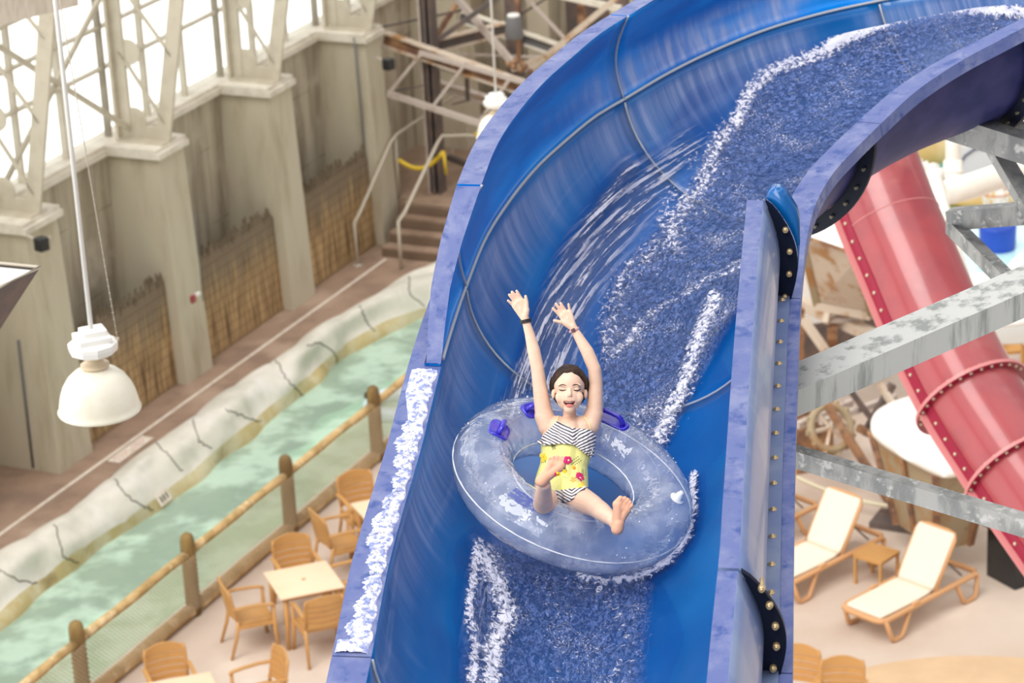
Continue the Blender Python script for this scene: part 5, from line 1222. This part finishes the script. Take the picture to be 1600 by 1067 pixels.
b = MB(); b.loft([bot, crn], True, True, 0, False); build(b, 'body', M['rustpanel'], ht, label='rust-stained tapering metal body')
for i in range(4): build(MB().bar(bot[i], crn[i], .09, .09), 'corner_rib', M['rust'], ht)
build(MB().bar((bot[0] + bot[1]) / 2, (crn[0] + crn[1]) / 2, .09, .09), 'middle_rib', M['rust'], ht); build(MB().tube(crn, .04, 6, closed=True), 'top_rim', M['darksteel'], ht)
for k, (x, y) in enumerate(((1418, 800), (1500, 800))):
    p = at(x, y + 6, 0); build(MB().lathe(p + np.array([0, .1, .32]) - np.array([0, .05, 0]), [(.30, 0), (.32, .02), (.30, .06), (.32, .10), (.30, .12), (.06, .13)], 24, (.2, 1, 0)), 'wheel', M['rust'], ht)
p = at(1412, 822, 0); build(MB().box(p + np.array([.1, 0, .04]), (1.0, .5, .08), (.8, -.4, 0)), 'rail_base', M['darksteel'], ht)
build(MB().box(p + np.array([.1, .1, .32]), (.35, .3, .5), (.8, -.4, 0)), 'axle_box', M['rust'], ht)
# left rusty hopper
hq = [at(1252, 366, 3.2), at(1345, 398, 3.2), at(1400, 340, 3.2), at(1300, 318, 3.2)]; cb = sum(hq) / 4
o = thing('rusty_hopper', 'big rust-streaked hopper with pale roof just right of the slide rim', 'hopper', cb - np.array([0, 0, 3.2]))
lo_ = [at(1278, 476, 1.9), at(1362, 492, 1.9), at(1410, 430, 1.9), at(1330, 420, 1.9)]
b = MB(); b.loft([lo_, hq], True, True, 0, False); build(b, 'panels', M['rustlight'], o, label='rust-streaked pale panel')
for i in range(4): build(MB().bar(lo_[i], hq[i], .11, .09), 'edge_rib', M['rustpanel'], o)
build(MB().bar(lo_[0], lo_[1], .14, .12), 'lower_rim', M['rustlight'], o); build(MB().bar(hq[0], hq[1], .08, .06), 'upper_rim', M['rust'], o)
b = MB(); top = [cb + (q - cb) * 1.06 + np.array([0, 0, .03]) for q in hq]; apex = [cb + (q - cb) * .3 + np.array([0, 0, .35]) for q in hq]; b.loft([top, apex], True, True, 0, False); build(b, 'pale_roof', M['roofwhite'], o)
for q in lo_: build(MB().bar(q, np.array([q[0], q[1], 0]), .1, .1), 'leg', M['darksteel'], o)
# dark machinery and rusty truss beneath it
tr = thing('rusty_truss', 'orange rusty truss frame between slide rim and red slide', 'truss', at(1300, 640, 0))
def rb2(p0, z0, p1, z1, w, nm, m): return build(MB().bar(at(*p0, z0), at(*p1, z1), w, w), nm, M[m], tr)
rb2((1225, 462), 1.6, (1400, 540), 1.6, .16, 'top_chord', 'rustlight'); rb2((1225, 585), 1.2, (1330, 540), 1.2, .12, 'lower_chord', 'rust')
rb2((1256, 500), 1.5, (1300, 562), 1.1, .10, 'diagonal', 'rustlight'); rb2((1300, 510), 1.6, (1302, 572), .8, .14, 'upright', 'rust'); rb2((1250, 480), 1.6, (1250, 600), .3, .12, 'upright', 'rust')
rb2((1290, 505), 1.7, (1296, 478), 1.9, .08, 'strut', 'rustlight'); rb2((1296, 500), 1.7, (1345, 498), 1.7, .07, 'strut', 'palesteel'); rb2((1300, 502), 1.6, (1330, 478), 1.9, .07, 'strut', 'palesteel'); rb2((1345, 500), 1.6, (1352, 520), 1.4, .07, 'strut', 'rustlight')
rb2((1282, 660), .9, (1400, 620), .9, .08, 'shaft', 'palesteel'); rb2((1330, 612), 1.2, (1375, 672), .6, .08, 'brace', 'darksteel'); rb2((1395, 600), 1.2, (1350, 680), .5, .09, 'brace', 'darksteel'); rb2((1340, 668), .6, (1392, 690), .5, .09, 'brace', 'rust'); rb2((1375, 600), 1.2, (1400, 640), .9, .08, 'brace', 'rustlight'); rb2((1245, 665), .9, (1330, 628), .9, .09, 'brace', 'palesteel')
b = MB()
blk = lambda px, z0, z1, sx, sy: b.box(at(*px, z0) + np.array([0, sy / 2, (z1 - z0) / 2]), (sx, sy, z1 - z0), (1, .25, 0))
blk((1300, 600), 0, 1.0, 1.5, 1.2); tag(build(b, 'dark_machine', M['darksteel'], loc=at(1300, 600, 0)), 'dark boxy machinery in shadow under the rusty truss', 'machine')
b = MB(); b.box(at(1262, 735, 0) + np.array([0, .3, .55]), (.62, .6, 1.1), (1, .25, 0)); b.box(at(1262, 735, 0) + np.array([0, .3, .03]), (.78, .75, .06), (1, .25, 0)); tag(build(b, 'rusty_pedestal', M['rust'], loc=at(1262, 735, 0)), 'dark rusty pedestal behind the farthest sun lounger', 'pedestal')
b = MB(); b.box(at(1275, 420, 2.0) + np.array([0, .8, -.7]), (1.0, .8, 1.2), (1, .25, 0)); tag(build(b, 'white_crate', M['roofwhite'], loc=at(1275, 420, 0)), 'pale crate glimpsed left of the rusty hopper', 'crate')
b = MB(); b.box(at(1340, 520, 0) + np.array([0, 1.2, .6]), (2.4, .2, 1.2), (1, .25, 0)); tag(build(b, 'dark_barrier', M['darksteel'], loc=at(1340, 520, 0)), 'dark low barrier beneath the rusty hopper', 'barrier')
# cog wheel with long handle
gc = at(1298, 668, 1.0); o = thing('cog_wheel', 'rusty toothed wheel with a long bar leaning down to the patio', 'wheel', gc); ax = unit((.35, -.75, .45)); X = unit(np.cross(ax, (0, 0, 1))); Yv = np.cross(ax, X)
b = MB(); pts = [gc + (X * cos(a) + Yv * sin(a)) * .30 for a in np.linspace(0, 2 * pi, 32, endpoint=False)]; b.tube(pts, .055, 8, closed=True); build(b, 'rim', M['rustpanel'], o)
for k in range(12): a = 2 * pi * k / 12; d = X * cos(a) + Yv * sin(a); build(MB().box(gc + d * .345, (.06, .06, .07), d), 'tooth', M['rustpanel'], o)
for k in range(3): a = pi * k / 3; d = X * cos(a) + Yv * sin(a); build(MB().bar(gc - d * .3, gc + d * .3, .045, .045), 'spoke', M['rustlight'], o)
build(MB().bar(at(1292, 632, 1.3), at(1400, 800, 0.05), .09, .09), 'long_bar', M['rust'], o)
# rope barrier
def rpost(px, label):
    p = at(*px, 0); b = MB(); b.lathe(p, [(.09, 0), (.09, .82), (.085, .9), (.06, .94)], 14); tag(build(b, 'rope_post', mat('mossy_wood', (.26, .22, .08), .85), loc=p), label, 'post'); return p
rp = rpost((1482, 836), 'mossy round wooden rope post between the rusty cart and near lounger')
rp2 = at(1225, 775, 0); rp3 = at(1640, 850, 0)
def rope(p, q, z, sag, label): b = MB(); b.tube([p + (q - p) * f + np.array([0, 0, z - sag * 4 * f * (1 - f)]) for f in np.linspace(0, 1, 22)], .03, 8); tag(build(b, 'rope', M['rope'], loc=p), label, 'rope', 'slack barrier ropes behind the loungers')
rope(rp2, rp, .80, .22, 'upper slack pale rope behind the sun loungers'); rope(rp2 + np.array([0, -.1, 0]), rp, .42, .2, 'lower slack pale rope behind the sun loungers'); rope(rp, rp3, .45, .2, 'short slack rope from the mossy post to the right edge')

# ================================================================== THE GIRL
D0 = 12.0
def g(x, y, dz=0.): return dist(x, y, D0 - dz)       # dz: metres towards us
PXM = F / D0                                          # pixels per metre at her distance
girl = thing('person', 'person with both arms raised, laughing, in striped and floral swimsuit, lying back in the tube', 'person', g(883, 772, -.05))
HX = unit(g(910, 612) - g(870, 612)); HZ = unit(CAMP - g(890, 612)); HY = np.cross(HZ, HX)
b = MB()
def caps(b, p, q, r0, r1, seg=18):
    p, q = V(p), V(q); d = q - p; L = np.linalg.norm(d)
    if L < 1e-6: b.ball(p, r0, 0, 10); return
    prof = []
    for a in np.linspace(-pi / 2, 0, 6): prof.append((max(r0 * cos(a), 1e-4), r0 * sin(a)))
    for f in (.25, .5, .75): prof.append((r0 + (r1 - r0) * f, L * f))
    for a in np.linspace(0, pi / 2, 6): prof.append((max(r1 * cos(a), 1e-4), L + r1 * sin(a)))
    b.lathe(p, prof, seg, d / L)
def chain(b, pts):
    for (p, r), (q, s_) in zip(pts[:-1], pts[1:]): caps(b, p, q, r, s_)
# torso: paired chains for an oval section
for sx in (-1, 1):
    o = lambda p, k: p + HX * sx * k
    chain(b, [(o(g(890, 668, -.095), .052), .052), (o(g(888, 684, -.095), .052), .062), (o(g(885, 705, -.09), .045), .062), (o(g(881, 728, -.08), .042), .058), (o(g(878, 748, -.07), .048), .062), (o(g(876, 768, -.05), .050), .068)])
chain(b, [(g(890, 672, -.09), .062), (g(885, 705, -.08), .066), (g(880, 735, -.07), .064), (g(877, 768, -.05), .068)])
# neck and shoulders
chain(b, [(g(890, 666, -.105), .044), (g(890, 651, -.105), .028), (g(890, 630, -.085), .028)])
# arms
SL, SR = g(857, 667, -.10), g(922, 664, -.10)
chain(b, [(g(876, 668, -.10), .042), (SL, .044), (g(849, 650, -.10), .039)]); chain(b, [(g(905, 668, -.10), .042), (SR, .044), (g(929, 646, -.10), .038)])
chain(b, [(SL, .042), (g(849, 642, -.10), .038), (g(843, 600, -.09), .031), (g(840, 577, -.08), .0285), (g(834, 548, -.08), .028), (g(827, 520, -.08), .021), (g(822, 503, -.08), .0175), (g(819, 494, -.08), .018)])
chain(b, [(SR, .042), (g(929, 640, -.10), .037), (g(931, 600, -.09), .030), (g(929, 577, -.08), .0285), (g(918, 550, -.08), .028), (g(905, 528, -.08), .021), (g(898, 516, -.08), .0175), (g(894, 509, -.08), .018)])
# hands
def finger(b, pts, r0, r1):
    n = len(pts)
    for i in range(n - 1):
        ra = r0 + (r1 - r0) * i / (n - 1); rb_ = r0 + (r1 - r0) * (i + 1) / (n - 1); caps(b, pts[i], pts[i + 1], ra, rb_, 12)
def hand(b, wrist, bases, tips, thumb, rs, dz=-.08):
    wr = g(*wrist, dz); kn = [g(*p, dz + .002) for p in bases]
    for i, k in enumerate(kn): caps(b, wr + (k - wr) * .12 + (k - kn[1]) * .15, k, .0125, .0105, 12)
    for i in range(len(kn) - 1): caps(b, kn[i], kn[i + 1], .0105, .0105, 12)
    mid = (kn[1] + kn[2]) / 2; caps(b, wr, wr + (mid - wr) * .6, .015, .0135)
    for i, (k, t_) in enumerate(zip(kn, tips)):
        tip = g(*t_, dz + .012); m1 = k + (tip - k) * .42 - HZ * .003; m2 = k + (tip - k) * .74 - HZ * .001; finger(b, [k, m1, m2, tip], rs[i], rs[i] * .78)
    t0, t1, t2 = [g(*p, dz + z) for p, z in zip(thumb, (.006, .012, .014))]; caps(b, wr + (t0 - wr) * .25, t0, .0155, .0125); finger(b, [t0, t1, t2], .0098, .0070)
HL = dict(wrist=(819.5, 498), bases=[(803.5, 478.5), (806.5, 473.5), (811, 470), (815.5, 469)], tips=[(793.8, 469.5), (795.6, 460.5), (800.2, 456.2), (807.4, 454.6)],
          thumb=[(823.0, 484), (823.2, 473), (821.2, 463)], rs=[.0072, .0080, .0083, .0080])
HR = dict(wrist=(894.5, 511), bases=[(877.2, 495), (879.6, 490.2), (884.2, 487.6), (891, 488.5)], tips=[(863.8, 481.6), (868.6, 474.8), (876, 473.8), (888.4, 475.2)],
          thumb=[(882.5, 504.5), (874, 502.8), (866.2, 500.8)], rs=[.0078, .0083, .0082, .0072])
hand(b, **HL); hand(b, **HR)
# legs
KR, AR_ = g(927, 790, .44), g(957, 813, .68)
chain(b, [(g(888, 768, .03), .066), (g(900, 777, .22), .060), (KR, .044)]); chain(b, [(KR, .042), (g(940, 799, .54), .039), (g(950, 807, .61), .032), (AR_, .025)])
KL, AL = g(849, 787, .46), g(851, 757, .70)
chain(b, [(g(868, 767, .03), .064), (g(858, 776, .24), .056), (KL, .043)]); chain(b, [(KL, .041), (g(849, 776, .55), .037), (g(850, 765, .62), .031), (AL, .025)])
def foot(b, heel, ball_, toes, dz, wid, side):
    h = g(*heel, dz); bl = g(*ball_, dz + .015); ax = unit(bl - h); wd = unit(np.cross(HZ, ax)) * side
    caps(b, h, h + ax * .02, .026, .025); 
    caps(b, h + ax * .01 - HZ * .005, bl - wd * wid * .30, .022, .021); caps(b, h + ax * .02 - HZ * .008, bl + wd * wid * .34 - ax * .012, .020, .017)
    caps(b, bl - wd * wid * .38, bl + wd * wid * .42 - ax * .014, .019, .015)
    for i, t_ in enumerate(toes):
        tp = g(*t_, dz + .022); k = bl + wd * wid * (-.42 + .22 * i) + (tp - bl) * .2; caps(b, k, tp, .0105 - .001 * i if i else .0115, (.0115, .0082, .0078, .0074, .007)[i], 12)
foot(b, (964.5, 826), (972.5, 790), [(969.5, 778.5), (976.5, 778), (981.5, 780.5), (985.2, 784.5), (987.5, 790)], .70, .058, -1)
foot(b, (846.5, 751), (871, 724), [(882, 718), (877, 715), (871, 713.8), (865, 714), (859, 716.5)], .72, .053, 1)
caps(b, AR_, g(964, 821, .68), .025, .025); caps(b, AL, g(849, 752, .70), .025, .025)
# head
hc_ = g(889.5, 606, -.055)
b.ball(hc_ + HY * .018, .070, 0, 18, HX, HZ, HY, (.96, 1.05, 1.04))
b.ball(g(889.5, 621, -.03), .058, 0, 16, HX, HZ, HY, (.98, .95, .98))
caps(b, g(889.5, 634, -.010), g(889.5, 638.5, -.006), .030, .0235)
for sx in (-1, 1):
    b.ball(g(889.5 + sx * 13.5, 620.5, -.002), .0235, 0, 12, HX, HZ, HY, (1, .7, 1.1))            # cheeks
    b.ball(g(889.5 + sx * 11.2, 607.5, .004), .0125, 0, 10, HX, HZ, HY, (1.15, .75, .85))        # lids over the eyeballs
    b.ball(g(889.5 + sx * 11.5, 602, .006), .016, 0, 10, HX, HZ, HY, (1.3, .45, .45))            # brow ridge
    b.ball(g(889.5 + sx * 25.5 + (.5 if sx < 0 else 0), 615.5, -.06), .021, 0, 10, HX, HZ, HY, (.42, .6, 1))   # ears
caps(b, g(890.2, 606, .010), g(890.4, 615, .026), .0065, .0085); b.ball(g(890.4, 617, .026), .0095, 0, 10, HX, HZ, HY, (1.0, .8, .8))
for sx in (-1, 1): b.ball(g(890.4 + sx * 3.3, 618, .018), .0062, 0, 8)
raw = build(b, 'body', M['skin'])
md = raw.modifiers.new('r', 'REMESH'); md.mode = 'VOXEL'; md.voxel_size = .0029; md.use_smooth_shade = True
ms = raw.modifiers.new('s', 'SMOOTH'); ms.factor = .5; ms.iterations = 5
dg = bpy.context.evaluated_depsgraph_get(); me = bpy.data.meshes.new_from_object(raw.evaluated_get(dg)); bpy.data.objects.remove(raw)
body = bpy.data.objects.new('body', me); COL.objects.link(body); body.parent = girl
nvb = len(me.vertices); co = np.empty(nvb * 3); me.vertices.foreach_get('co', co); co = co.reshape(-1, 3)
# open the mouth: push the skin in inside the smile
bpx = proj(co); fz = (co - hc_) @ HZ
mc = np.array([889.6, 630.2]); u_ = (bpx[:, 0] - mc[0]) / 9.2; v_ = (bpx[:, 1] - mc[1]); vtop = -3.6 + 1.2 * u_ ** 2 * -1 + .6; vbot = 5.2 * (1 - np.clip(np.abs(u_), 0, 1) ** 2.2) - .6
ins = (np.abs(u_) < 1) & (v_ > vtop) & (v_ < vbot) & (fz > .02)
dp = np.clip(np.minimum(v_ - vtop, vbot - v_) / 1.2, 0, 1) * np.clip((1 - np.abs(u_)) * 4, 0, 1)
co[ins] -= HZ * (.016 * dp[ins])[:, None]
me.vertices.foreach_set('co', (co - world_loc(girl)).ravel()); me.update()
me.materials.clear(); me.materials.append(M['skin']); me.materials.append(M['sole']); me.materials.append(M['mouth'])
fcv = [tuple(p.vertices) for p in me.polygons]; fcen = np.array([co[list(f)].mean(0) for f in fcv]); fpx = proj(fcen); fdz = D0 - np.linalg.norm(fcen - CAMP, axis=1)
mi_ = np.zeros(len(fcv), np.int32)
soleR = (fdz > .70) & (fpx[:, 0] > 955); soleL = (fdz > .72) & (fpx[:, 0] < 900)
mi_[soleR | soleL] = 1
fin = (np.abs((fpx[:, 0] - mc[0]) / 9.0) < 1) & (((fcen - hc_) @ HZ) > .01); uu_ = (fpx[:, 0] - mc[0]) / 9.2; vv_ = fpx[:, 1] - mc[1]
mi_[fin & (vv_ > -2.4 - 1.0 * uu_ ** 2) & (vv_ < 4.2 * (1 - np.clip(np.abs(uu_), 0, 1) ** 2.2) - .8)] = 2
me.polygons.foreach_set('material_index', mi_); me.polygons.foreach_set('use_smooth', [True] * len(fcv))
print('body faces', len(fcv))
bvb = BVHTree.FromPolygons([Vector(p) for p in co], fcv)
def on(px, py, up_=.001):
    d = ray(px, py); h = bvb.ray_cast(Vector(CAMP), Vector(d))
    if h[0] is None: return None
    return np.array(h[0]) + HZ * up_
def fline(pts, r, nm, m, n=10, up_=.001, parent=None, taper=True):
    P = []
    for p, q in zip(pts[:-1], pts[1:]):
        for k in range(n): P.append((p[0] + (q[0] - p[0]) * k / n, p[1] + (q[1] - p[1]) * k / n))
    P.append(pts[-1]); Q = [on(x, y, up_) for x, y in P]; Q = [q for q in Q if q is not None]
    m_ = len(Q); rr = [r * (.35 + .65 * sin(pi * min(1, (i + .5) / m_)) ** .6) if taper else r for i in range(m_)]
    return build(MB().tube(Q, rr, 6), nm, M[m], parent or girl)
fline([(873.2, 603.2), (876, 601.2), (880, 600.7), (884.6, 602.4)], .0022, 'eyebrow', 'brow', up_=.002); fline([(894.5, 602.3), (898, 600.6), (902.5, 600.8), (906.5, 603.2)], .0022, 'eyebrow', 'brow', up_=.002)
fline([(873.5, 608.3), (876, 609.6), (880, 610.2), (884.6, 609.0)], .0024, 'eyelashes', 'lash'); fline([(896.0, 609.0), (899.5, 610.2), (904, 609.6), (907.2, 608.0)], .0024, 'eyelashes', 'lash')
fline([(874.5, 605.2), (879.5, 604.2), (884.5, 605.8)], .0007, 'eyelid_crease', 'brow'); fline([(896, 605.8), (901.5, 604.2), (906, 605.2)], .0007, 'eyelid_crease', 'brow')
for x in (887.6, 893.0): fline([(x - .7, 619.4), (x + .7, 619.4)], .0012, 'nostril', 'brow', 3)
fline([(880.2, 627.2), (883, 627.6), (887, 626.9), (889.6, 627.3), (892, 626.9), (896, 627.5), (899.0, 626.8)], .0019, 'upper_lip', 'lip', 5)
fline([(880.4, 627.6), (882.5, 632), (886, 635.2), (889.6, 636.2), (893.4, 635.2), (897, 631.6), (899.0, 627.2)], .0023, 'lower_lip', 'lip', 5)
mp = on(889.6, 630, 0)
tz_ = [on(889.6, 624.8, 0)]
b = MB(); c0 = g(889.6, 628.6, 0); dzm = (mp - CAMP) @ HZ
def mouthpt(x, y, dd): q = g(x, y, 0); f = on(889.6, 625.0, 0); return CAMP + ray(x, y) * (np.linalg.norm(f - CAMP) + dd)
for k in range(8):
    x = 883.4 + k * 1.72; b.ball(mouthpt(x, 628.3 + .25 * abs(k - 3.5) * -.5 + .3, .006 + .0007 * (k - 3.5) ** 2), .0030, 0, 6, HX, HZ, HY, (.8, .5, 1.0 if k != 3 else .7))
build(b, 'teeth', M['teeth'], girl)
b = MB(); b.ball(mouthpt(889.6, 633.4, .012), .0125, 0, 10, HX, HZ, HY, (1.25, .6, .55)); build(b, 'tongue', M['tongue'], girl)
# hair: slicked back, over the crown, behind the ears and down the neck
b = MB(); rings = []
def hairline(a):      # a = angle round the face, 0 = right (picture), pi/2 = top
    return 0
hcen = hc_ + HY * .012
NA_ = 40
for i, dep_ in enumerate(np.linspace(0, 1, 14)):
    row = []
    for a in np.linspace(0, 2 * pi, NA_, endpoint=False):
        ca, sa = cos(a), sin(a); par = 1 + .05 * max(0, sa) ** 8
        # front edge follows the hairline, then wraps round the skull
        fx = .062 if sa > -.2 else .066; th0 = radians(float(np.interp(sa, [-1, -.5, 0, .35, 1], [112, 104, 74, 50, 40 + 3 * cos(a * 9)])))
        th = th0 + (pi - th0) * dep_
        rx, ry, rz = .0755, .083 + .004 * (sa > 0), .082
        thick = 1 + .05 * min(1, dep_ * 4) - .03 * (dep_ == 0)
        bumpy = 1 + .010 * sin(a * 17 + dep_ * 3) + .006 * sin(a * 31)
        if sa < -.1: ry = .083 + .012 * min(1, (-sa - .1) * 2)
        row.append(hcen + (HX * rx * ca * sin(th) + HY * ry * sa * sin(th)) * thick * bumpy + HZ * (rz * cos(th)) * thick - HZ * .006)
    rings.append(row)
b.loft(rings, True, True); hr = build(b, 'hair', M['hair'], girl)
b = MB()
for k in range(26):      # wet strands hanging behind the neck and round the ears
    sx = -1 if k < 13 else 1; j = (k % 13) / 12.
    x0 = 889.5 + sx * (26.5 - 3 * j); y0 = 596 + 14 * j
    pts = [g(x0 - sx * 1.0, y0 - 6, -.070 - .02 * j), g(x0 + sx * (2.2 - 2 * j), y0 + 8, -.088), g(x0 - sx * (3 + 4 * j), y0 + 20, -.105), g(x0 - sx * (9 + 8 * j), y0 + 34 - 10 * j, -.115)]
    b.tube(spline(pts, 12), [.010 - .0004 * i for i in range(12)], 6)
build(b, 'hair_strands', M['hair'], hr)
b = MB()
for (xa, ya), (xb_, yb_) in [((871 + 1.5 * k, 590 - 3.1 * min(k, 12) * .45), (867 + 1.8 * k, 577 - 4 * sin(pi * k / 25))) for k in range(25)]:
    pts = []
    for f in np.linspace(0, 1, 6):
        q = dist(xa + (xb_ - xa) * f, ya + (yb_ - ya) * f, 11.7); dd = unit(q - CAMP)
        pts.append(q)
    pass
# swimsuit grown out of the body's own surface
dst = np.linalg.norm(co - CAMP, axis=1); vpx = bpx
def yneck(x): return np.interp(x, [836, 841, 848, 858, 870, 880, 891, 905, 924, 930, 936], [698, 692, 684, 671, 658, 662, 667.5, 669.5, 671, 680, 690])
def yhem(x): return np.interp(x, [836, 841, 851, 876, 897, 911, 924, 926, 936], [690, 692, 695.5, 692.5, 694.5, 706, 714.5, 703, 703])
def leg_cut(x): return np.interp(x, [820, 834, 845, 858, 872, 890, 906, 914, 930], [748, 752, 765, 776, 786, 784, 775, 764, 752])
x_, y_ = vpx.T
tors = (dst - D0 > -.36) & (x_ > 826) & (x_ < 938) & (y_ > yneck(x_)) & (y_ < leg_cut(x_)); armx = (y_ < 690) & ((x_ < 846) | (x_ > 931)); tors &= ~armx
selv = tors
nrm = np.empty(nvb * 3); me.vertices.foreach_get('normal', nrm); nrm = nrm.reshape(-1, 3)
def suit(sel_f, off, nm, m, uvf=None):
    idx = {}; vs_, fs_2, uvl = [], [], []
    for fi in sel_f:
        ff = []
        for v in fcv[fi]:
            if v not in idx:
                idx[v] = len(vs_); vs_.append(co[v] + nrm[v] * (off(v) if callable(off) else off)); uvl.append(((vpx[v][0] - 894) / PXM, -(vpx[v][1] - 680) / PXM))
            ff.append(idx[v])
        fs_2.append(ff)
    bb = MB(); bb.add(vs_, fs_2, 0, True, uvl); o = build(bb, nm, m, girl); sd = o.modifiers.new('t', 'SOLIDIFY'); sd.thickness = .0015; sd.offset = -1; return o
fsel = [i for i, f in enumerate(fcv) if all(selv[v] for v in f)]
fy = fpx[:, 1]; fx_ = fpx[:, 0]
suit([i for i in fsel if fy[i] < 767 - .12 * (fx_[i] - 876)], .0028, 'swimsuit_body', M['suit_yellow'])
suit([i for i in fsel if fy[i] >= 766 - .12 * (fx_[i] - 876)], .003, 'swimsuit_briefs', M['stripes'])
suit([i for i in fsel if fy[i] < yhem(fx_[i]) - 2], lambda v: .0045 + .010 * max(0, min(1, (vpx[v][1] - 668) / 40)) * (.8 + .2 * sin(vpx[v][0] * .9)), 'swimsuit_ruffle', M['stripes'])
# hem of the ruffle flares a little off the body
hem = [(x, yhem(x)) for x in np.linspace(840, 926, 60)]
rows_ = []
for dy_, up_ in ((-5, .012), (-2.5, .015), (0, .018), (.6, .016)):
    r_ = []
    for x, y in hem:
        q = on(x + 0., y - 3, 0)
        if q is None: q = on(min(max(x, 852), 912), y - 8, 0)
        if q is None: q = on(880, 690, 0)
        dq = np.linalg.norm(q - CAMP); r_.append(CAMP + ray(x, y + dy_ + .5 * sin(x * .8)) * (dq - up_))
    rows_.append(r_)
bb = MB(); uvs = [((p[0] - 894) / PXM, -(p[1] - 680) / PXM) for r_ in rows_ for p in [tuple(proj(q)) for q in r_]]
bb.loft(rows_, False, False, 0, True, uvs); o = build(bb, 'ruffle_hem', M['stripes'], girl); sd = o.modifiers.new('t', 'SOLIDIFY'); sd.thickness = .0012
fline([(870, 659), (871.5, 654), (873.5, 648), (876, 641)], .0028, 'shoulder_strap', 'strap', 6, .002, taper=False); fline([(924, 672), (921.5, 664), (916.5, 655), (909, 647)], .0028, 'shoulder_strap', 'strap', 6, .002, taper=False)
# printed flowers and sprigs
def blob(b, x, y, r, n=5, petal=.55):
    c = on(x, y, .0048)
    if c is None: return
    for k in range(n):
        a = 2 * pi * k / n + .3; q = on(x + r * .62 * cos(a), y + r * .62 * sin(a), .0048)
        if q is not None: b.ball(q, r * petal / PXM, 0, 6, HX, HZ, HY, (1, .12, 1))
    b.ball(c, r * .5 / PXM, 0, 6, HX, HZ, HY, (1, .15, 1))
for nm, m, L_ in (('magenta_flowers', 'magenta', [(887, 719, 6), (841, 727, 5), (905.5, 746, 6.5), (904, 742, 4), (869, 741, 3)]), ('orange_flowers', 'orange', [(895.5, 751, 4.5), (910, 756, 3), (897, 731, 2.5)]), ('gold_flowers', 'gold', [(849, 715, 7), (872, 741, 4), (909, 757, 4), (906, 760, 4), (882, 736, 3), (896, 729, 2)])):
    b = MB()
    for x, y, r in L_: blob(b, x, y, r)
    o = build(b, 'printed_flowers', M[m], girl, label=nm.replace('_', ' ')); o['kind'] = 'stuff'
b = MB(); wc = MB()
for x, y in ((906.5, 747), (888, 719), (842, 727)):
    q = on(x, y, .0062)
    if q is not None: wc.ball(q, 1.9 / PXM, 0, 6, HX, HZ, HY, (1, .12, 1))
build(wc, 'printed_flowers', M['teeth'], girl, label='white flower centres')['kind'] = 'stuff'
def sprig(x, y, dx, dy, n=5):
    p = [on(x + dx * f, y + dy * f, .0045) for f in np.linspace(0, 1, 6)]; p = [q for q in p if q is not None]
    if len(p) > 2: b.tube(p, .0008, 4)
    for k in range(n):
        for s_ in (-1, 1):
            f = (k + .7) / n; q = on(x + dx * f - s_ * dy * .22, y + dy * f + s_ * dx * .22, .0045)
            if q is not None: b.ball(q, .0026, 0, 5, HX, HZ, HY, (1, .2, .7))
sprig(892, 726, 14, -10); sprig(862, 698, 5, -3, 2); sprig(863, 694, 3, 8, 4); sprig(911, 744, 1, -11, 4); sprig(888, 756, 3, 10, 4); sprig(834, 742, 4, -6, 3); sprig(845, 722, 8, -2, 3); sprig(881, 730, 3, 6, 3); sprig(910, 762, 4, 3, 2)
build(b, 'printed_sprigs', M['leafprint'], girl, label='dark leafy printed sprigs')['kind'] = 'stuff'
b = MB()
for x, y in ((881, 745), (884, 746.5), (888, 747)):
    q = on(x, y, .0045)
    if q is not None: b.ball(q, .0052, 0, 6, HX, HZ, HY, (1.3, .15, .6))
build(b, 'printed_bird', M['tealprint'], girl)
# wrist bands
def band(px, axis_px, dz, r, w, nm, m, n=1):
    c = g(*px, dz); ax = unit(g(*axis_px, dz) - c); X = unit(np.cross(ax, HZ)); Z = np.cross(X, ax)
    for k in range(n):
        b = MB(); cc_ = c + ax * (w * 1.5 * (k - (n - 1) / 2)); b.tube([cc_ + (X * cos(a) + Z * sin(a)) * r for a in np.linspace(0, 2 * pi, 28, endpoint=False)], w, 6, closed=True); build(b, nm, m, girl)
    return c, ax, X, Z
band((821.4, 501.5), (819, 492), -.08, .0225, .0032, 'hair_tie', M['black'], 3)
c, ax, X, Z = band((897.0, 515.5), (893, 507), -.08, .0215, .003, 'watch_strap', mat('pale_watch_strap', (.72, .42, .42), .5), 2)
b = MB(); b.box(c + HZ * .022 - X * .004, (.018, .016, .008), X, ax, bev=.002); build(b, 'watch_face', mat('dark_watch_face', (.12, .06, .08), .3), girl)
b = MB(); q = on(906.5, 640, .003)
if q is not None: b.ball(q, .006, 0, 8); b.ball(q - HY * .010 - HX * .002, .0045, 0, 8); build(b, 'earring', mat('blue_white_bead', (.55, .62, .85), .2), girl)
# finger and toe nails are on the far side; toes get soft creases
print('script end')
